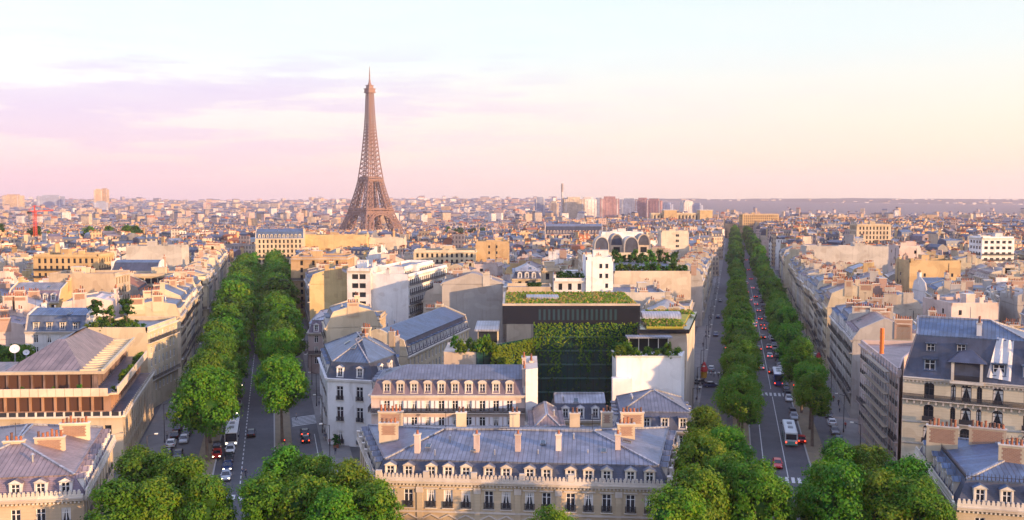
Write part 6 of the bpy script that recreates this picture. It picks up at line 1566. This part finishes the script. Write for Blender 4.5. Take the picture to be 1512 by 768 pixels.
def far_things():
    r = random.Random(4)
    for (ex, ey, ew, ed), nm in zip(PARKS, ('left of the iron tower foot', 'among far roofs at the left edge', 'near the red crane', 'right of the iron tower among far roofs')):
        for i in range(7):
            px, py = ex + r.uniform(-.9, .9) * ew, ey + r.uniform(-.8, .8) * ed
            tree(px, py, 19, r.uniform(7, 9), 'far tree ' + nm, 'far trees ' + nm, CR_FAR, r, 'park_tree', gh(px, py))
    # tower blocks on the far bank
    TW = [(818, 12, 297, 2800, 'beige', 'small pale tower left of the thin chimney'), (884, 12, 292, 2750, 'slate', 'slim slate blue tower between the pale and the reddish tower blocks'), (836, 12, 292, 2680, 'slate', 'slim dark tower just right of the thin chimney'), (985, 16, 299, 2900, 'slate', 'low grey blue tower right of the brown riverside blocks'), (770, 16, 311, 2500, 'pale pink', 'low pinkish block left of the riverside towers'),(797, 14, 291, 2700, 'slate', 'slim pale blue grey tower, leftmost of the riverside tower blocks'), (847, 30, 291, 2600, 'beige', 'broad tower block with dark left side beside the thin chimney'), (868, 24, 291, 2650, 'white', 'pale sunlit tower block, third of the riverside group'),
          (900, 28, 290, 2500, 'brown', 'reddish brown tower block in the middle of the riverside group'), (929, 24, 293, 2750, 'slate', 'grey blue tower block right of the reddish one'), (949, 20, 292, 2600, 'brown', 'narrow dark brown tower block in the riverside group'), (966, 22, 293, 2550, 'brown', 'brown tower block at the right end of the riverside group'),
          (1014, 16, 296, 3000, 'white', 'pale tower with pointed shape right of the riverside group'), (1030, 14, 300, 2900, 'slate', 'blue grey tower far right of the riverside group'), (757, 14, 315, 2500, 'white', 'pale low tower left of the riverside group'),
          (145, 11, 279, 4300, 'ochre', 'left one of two tall pale towers on the left skyline'), (155, 10, 278, 4350, 'ochre', 'right one of two tall pale towers on the left skyline'), (149, 20, 297, 4000, 'slate', 'dark block below the two pale towers on the left'), (75, 34, 288, 4600, 'slate', 'long flat dark block on the left skyline'), (20, 24, 287, 4500, 'ochre', 'broad pale block at the far left skyline')]
    brown = m_wall('far_brown', (.36, .20, .20), far=True); sl = m_wall('far_slate', (.24, .29, .40), far=True); FW = {'white': FARWALL[2], 'beige': FARWALL[0], 'pale pink': FARWALL[3], 'brown': brown, 'slate': sl, 'ochre': FARWALL[4]}
    for u, wp, vt, y, c, lab in TW:
        w = wp * y / FOC; x = X(u, y); zt = Z(vt, y); g = gh(x, y); t = empty('tower_block', (x, y, g), r.uniform(-.5, .5)); tag(t, lab, 'tower block', 'far tower blocks')
        mb = MB([FW[c]]); H = zt - g; d = w * .7; mb.box(-w / 2, -d / 2, -5, w / 2, d / 2, H - 6, FW[c], ROOFC['grey zinc']); mb.box(-w / 2 - .5, -d * .12, -5, -w / 2 + 1, d * .12, H - 3, FW[c])
        for q in range(5): xx = -w / 2 + (q + .5) * w / 5; mb.box(xx - .9, -d / 2 - .8, 0, xx + .9, -d / 2 - .01, H - 6, FARWALL[2] if q in (0, 4) else FW[c])
        mb.build('wall', t); mb = MB([ROOFC['grey zinc'], FW[c]]); mb.box(-w * .3, -d * .3, H - 6, w * .3, d * .3, H, FW[c], ROOFC['grey zinc']); mb.build('rooftop_room', t)
    y = 2600.; x = X(830, y); g = gh(x, y); t = empty('thin_chimney', (x, y, g)); tag(t, 'thin tall chimney rising above the riverside tower blocks', 'chimney'); mb = MB([FARWALL[2], IRON]); H = Z(271, y) - g
    mb.tube((0, 0, -3), (0, 0, H * .8), 3.2, 3.0, FARWALL[2], 12); mb.tube((0, 0, H * .8), (0, 0, H), 3.1, 3.1, FARWALL[5], 12); mb.build('shaft', t)
    # long palace wings with end pavilions at the avenue's end
    y = 1330.
    for u0, u1, vt, lab, k in ((962, 1050, 315, 'long colonnaded palace wing with sunlit end pavilions near the right avenue end', 1), (815, 1000, 329, 'long low sunlit palace wing left of the right avenue end', 0)):
        yy = y - (0 if k else 80); x0, x1 = X(u0, yy), X(u1, yy); g = gh(x0, yy); zt = Z(vt, yy); t = empty('palace_wing', ((x0 + x1) / 2, yy, g)); tag(t, lab, 'palace'); w = (x1 - x0) / 2; H = zt - g
        mb = MB([WALL['cream']]); mb.box(-w, 0, 0, w, 16, H, WALL['cream']); n = int(w * 2 / 5)
        for i in range(n): xx = -w + (i + .5) * 2 * w / n; mb.box(xx - .9, -.8, 3, xx + .9, -.01, H - 2, WALL['cream']); mb.box(xx + 1.3, -.06, 4, xx + 3.2, .02, H - 3, GLASS)
        mb.box(-w - .5, -1.2, H - 1.6, w + .5, -.005, H + .6, WALL['cream']); mb.build('wall', t)
        if k:
            for sx in (-.38, .82): p = MB([WALL['ochre']]); p.box(sx * w - 9, -5, 0, sx * w + 9, 18, H + 4, WALL['ochre']); p.box(sx * w - 9.6, -5.6, H + 4, sx * w + 9.6, 18.6, H + 5, STONE); p.build('pavilion', t)
    # wide block that closes the left avenue, and the ornate mansard block in the middle distance
    y = 640.
    make_building('long sunlit mansard block closing the far end of the left avenue', rect(X(376, 585), 585, R(8), 30, 14), Z(352, 590), 'mansard', 'wpwp', wall='cream', rm='blue zinc', mr=4, mi=1.6)
    make_building('dark ornate mansard block with many dormers in the middle distance', rect(X(805, 720), 720, 0, X(890, 720) - X(805, 720), 14), Z(346, 720), 'mansard', 'wpwp', wall='pale pink', rm='grey zinc', mans=SLATE, mr=6, mi=2)
    make_building('white box like block behind the arched vaults', rect(X(888, 520), 520, 0, 24, 14), Z(345, 520), 'flat', 'qqpq', wall='white')
    make_building('brown box like block with sunlit edge right of the arched vaults', rect(X(977, 540), 540, 0, 16, 14), Z(343, 540), 'flat', 'qqpq', wall='beige')
    make_building('yellow building with regular windows among far right roofs', rect(X(1266, 680), 680, 0, X(1317, 680) - X(1266, 680), 14), Z(333, 680), 'flat', 'wwww', wall='cream', fl=3.4)
    make_building('sunlit block beside the far end of the right avenue', rect(X(1097, 1190), 1190, R(5), 48, 14), Z(317, 1190), 'flat', 'wwww', wall='ochre', fl=3.2)
    # red lattice crane
    y = 800.; x = X(50.5, y); g = gh(x, y); RED = m_plain('crane_red', (.55, .06, .03), .5); t = empty('tower_crane', (x, y, g)); tag(t, 'red lattice tower crane standing among the roofs at the left', 'crane'); H = Z(312, y) - g
    mb = MB([RED]); z = 0
    while z < H:
        for sx, sy in ((-1, -1), (1, -1), (1, 1), (-1, 1)): mb.bar((sx, sy, z), (sx, sy, z + 2), .3, RED)
        mb.bar((-1, -1, z), (1, -1, z + 2), .25, RED); mb.bar((1, -1, z), (1, 1, z + 2), .25, RED); mb.bar((-1, 1, z), (-1, -1, z + 2), .25, RED); z += 2
    mb.build('mast', t); mb = MB([RED]); t.rotation_euler.z = 1.45; mb.bar((-8, 0, H), (26, 0, H + .4), .8, RED); mb.bar((-8, 0, H + 1.6), (0, 0, H + 5), .3, RED); mb.bar((0, 0, H + 5), (26, 0, H + 1), .25, RED); mb.bar((0, 0, H), (0, 0, H + 5), .8, RED); mb.box(-9, -1, H - 2, -6, 1, H, IRON); mb.build('jib', t)
    # wooded ridge on the right horizon and its mast
    HILL = m_mottle('wooded_hill', (.012, .026, .030), (.040, .055, .045), .006, .95, .2, (.07, .07, .065)); mb = MB([HILL]); n = 160; m = 6
    def hp(i, j):
        x = 500 + 6400 * i / n; q = j / m; y = 4600 + 4200 * q; e = .6 + .4 * math.sin(i * .115 + .6) * .5 + .15 * math.sin(i * .3) + .10 * math.sin(i * 1.05 + j) + .05 * math.sin(i * 2.7) + random.Random(i * 31 + j).uniform(-.3, .3)
        return (x, y, -32 + (78 + 12 * e - 6 * smooth(50, 160, i)) * smooth(-.05, .9, q) * smooth(-16, 20, i))
    for i in range(n):
        for j in range(m): mb.face([hp(i, j), hp(i + 1, j), hp(i + 1, j + 1), hp(i, j + 1)], HILL)
    tag(mb.build('wooded_hills', smooth=False), kind='structure')
    hb = MB([FARWALL[2], FARWALL[0], ROOFC['pale zinc']])
    for q in range(900):      # pale houses scattered among the woods of the slope
        i = r.uniform(8, n - 1); j = r.uniform(0, m - 1.3) * r.uniform(.5, 1); a = hp(int(i), int(j)); b = hp(int(i) + 1, int(j) + 1); f, g_ = i % 1, j % 1; p = [a[k] + (b[k] - a[k]) * (f if k == 0 else g_) for k in range(3)]
        w = r.uniform(5, 14) * (2.2 if r.random() < .06 else 1); hh = r.uniform(5, 10); hb.box(p[0] - w, p[1] - 6, p[2] - 8, p[0] + w, p[1] + 6, p[2] + hh, r.choice((FARWALL[2], FARWALL[0])), ROOFC['pale zinc'])
    tag(hb.build('hillside_houses'), 'pale specks of houses scattered over the far wooded slope', 'houses', kind='stuff')
    y = 8300.; x = X(1462, y); t = empty('hill_mast', (x, y, 55)); tag(t, 'small transmitter tower on the wooded ridge at the right horizon', 'tower'); mb = MB([FARWALL[2]]); mb.tube((0, 0, -10), (0, 0, Z(289, y) - 55), 7, 4, FARWALL[2], 8); mb.build('shaft', t)
far_things()

def street_things():
    # striped red awnings, signs and lamps
    RED = m_plain('awning_red', (.42, .02, .02), .7); GOLD = m_plain('awning_gold', (.60, .30, .03), .6)
    for j, (s, o, k) in enumerate(((50, 17.3, 1), (26, -15.2, -1))):
        p = AR.at(s, o); t = empty('festive_awning', (p.x, p.y, .14), -AR.ang); tag(t, ('red and gold lantern like shop canopy on the right pavement of right avenue', 'red and gold vertical banner cluster beside the side lane')[j], 'awning')
        mb = MB([RED]); 
        for i in range(5): mb.tube((0, i * .9, 3.2 + .3 * math.sin(i)), (0, i * .9, 5.2 + .3 * math.sin(i)), 1.0, .25, RED, 10)
        mb.build('canopy', t); mb = MB([GOLD])
        for i in range(5): mb.tube((0, i * .9, 1.4), (0, i * .9, 3.0), .75, .95, GOLD, 10)
        mb.build('lantern', t); mb = MB([IRON]); mb.bar((0, 0, 0), (0, 0, 4), .12, IRON); mb.bar((0, 3.6, 0), (0, 3.6, 4), .12, IRON); mb.build('post', t)
    r = random.Random(8); proto = empty('street_lamp', (0, 0, -500)); mb = MB([IRON]); mb.tube((0, 0, 0), (0, 0, .8), .16, .12, IRON, 8); mb.tube((0, 0, .8), (0, 0, 8.2), .08, .06, IRON, 8); mb.bar((0, 0, 8.1), (-1.4, 0, 8.5), .08, IRON); mb.build('post', proto)
    mb = MB([m_plain('lamp_glass', (.7, .68, .6), .3)]); mb.box(-1.9, -.15, 8.42, -1.3, .15, 8.58, mb.mats[0]); mb.build('lamp_head', proto); remember(proto); k = 0
    for ax, nm, s0, s1 in ((AR, 'right avenue', -50, 330), (AL, 'left avenue', -5, 200)):
        for sd in (-1, 1):
            s = s0; i = 0
            while s < s1:
                p = ax.at(s, sd * 16.2); i += 1; o = proto if k == 0 else copy_tree(proto); k += 1; o.location = (p.x, p.y, .14); o.rotation_euler.z = -ax.ang + (0 if sd > 0 else math.pi)
                tag(o, 'slim dark street lamp, %s from near end, %s pavement of %s' % (ordn(i), 'left' if sd < 0 else 'right', nm), 'street lamp', 'street lamps'); s += 27
    p = AL.at(-20, 9.5)
    for j, (ax, s, o) in enumerate(((AL, 5, 8.0), (AL, -22, 7.2), (AR, 11, -7.6), (AR, 11.5, 7.8))):
        p = ax.at(s, o); t = empty('traffic_light', (p.x, p.y, .14), -ax.ang); tag(t, ('traffic light by the big tree on left avenue', 'traffic light at the near crossing of left avenue', 'traffic light at left kerb of the right avenue crossing', 'traffic light at right kerb of the right avenue crossing')[j], 'traffic light', 'traffic lights')
        mb = MB([IRON]); mb.tube((0, 0, 0), (0, 0, 3), .07, .06, IRON, 8); mb.build('post', t); mb = MB([IRON]); mb.box(-.16, -.14, 2.5, .16, .14, 3.5, IRON); mb.build('signal_head', t)
        mb = MB([GLOW_R]); mb.tube((0, -.15, 3.3), (0, -.17, 3.3), .1, .1, GLOW_R, 10); mb.build('red_lamp', t)
street_things()

# ------------------------------------------------------------------ the evening air
def haze():
    mb = MB([]); m = bpy.data.materials.new('haze_air'); m.use_nodes = True; t = NT(m.node_tree); t.n.clear()
    v = t.node('ShaderNodeVolumePrincipled', {'Color': (.98, .81, .88), 'Density': 6.6e-5, 'Anisotropy': .1}); o_ = t.node('ShaderNodeOutputMaterial'); t.l.new(v.outputs[0], o_.inputs['Volume'])
    mb = MB([m]); mb.box(-9600, -620, -75, 9600, 12000, 345, m); o = mb.build('haze'); tag(o, kind='stuff'); o['label'] = 'thin pink evening haze over the city'
haze()

# things that would otherwise share a label are told apart by their order across the picture
def order_labels():
    by = {}
    for o in sc.objects:
        if o.parent is None and o.get('label'): by.setdefault(o['label'], []).append(o)
    for lab, L in by.items():
        if len(L) > 1:
            L.sort(key=lambda o: o.location.x / max(1, o.location.y))
            for i, o in enumerate(L): o['label'] = '%s, %s from the left' % (lab, ordn(i + 1))
order_labels()
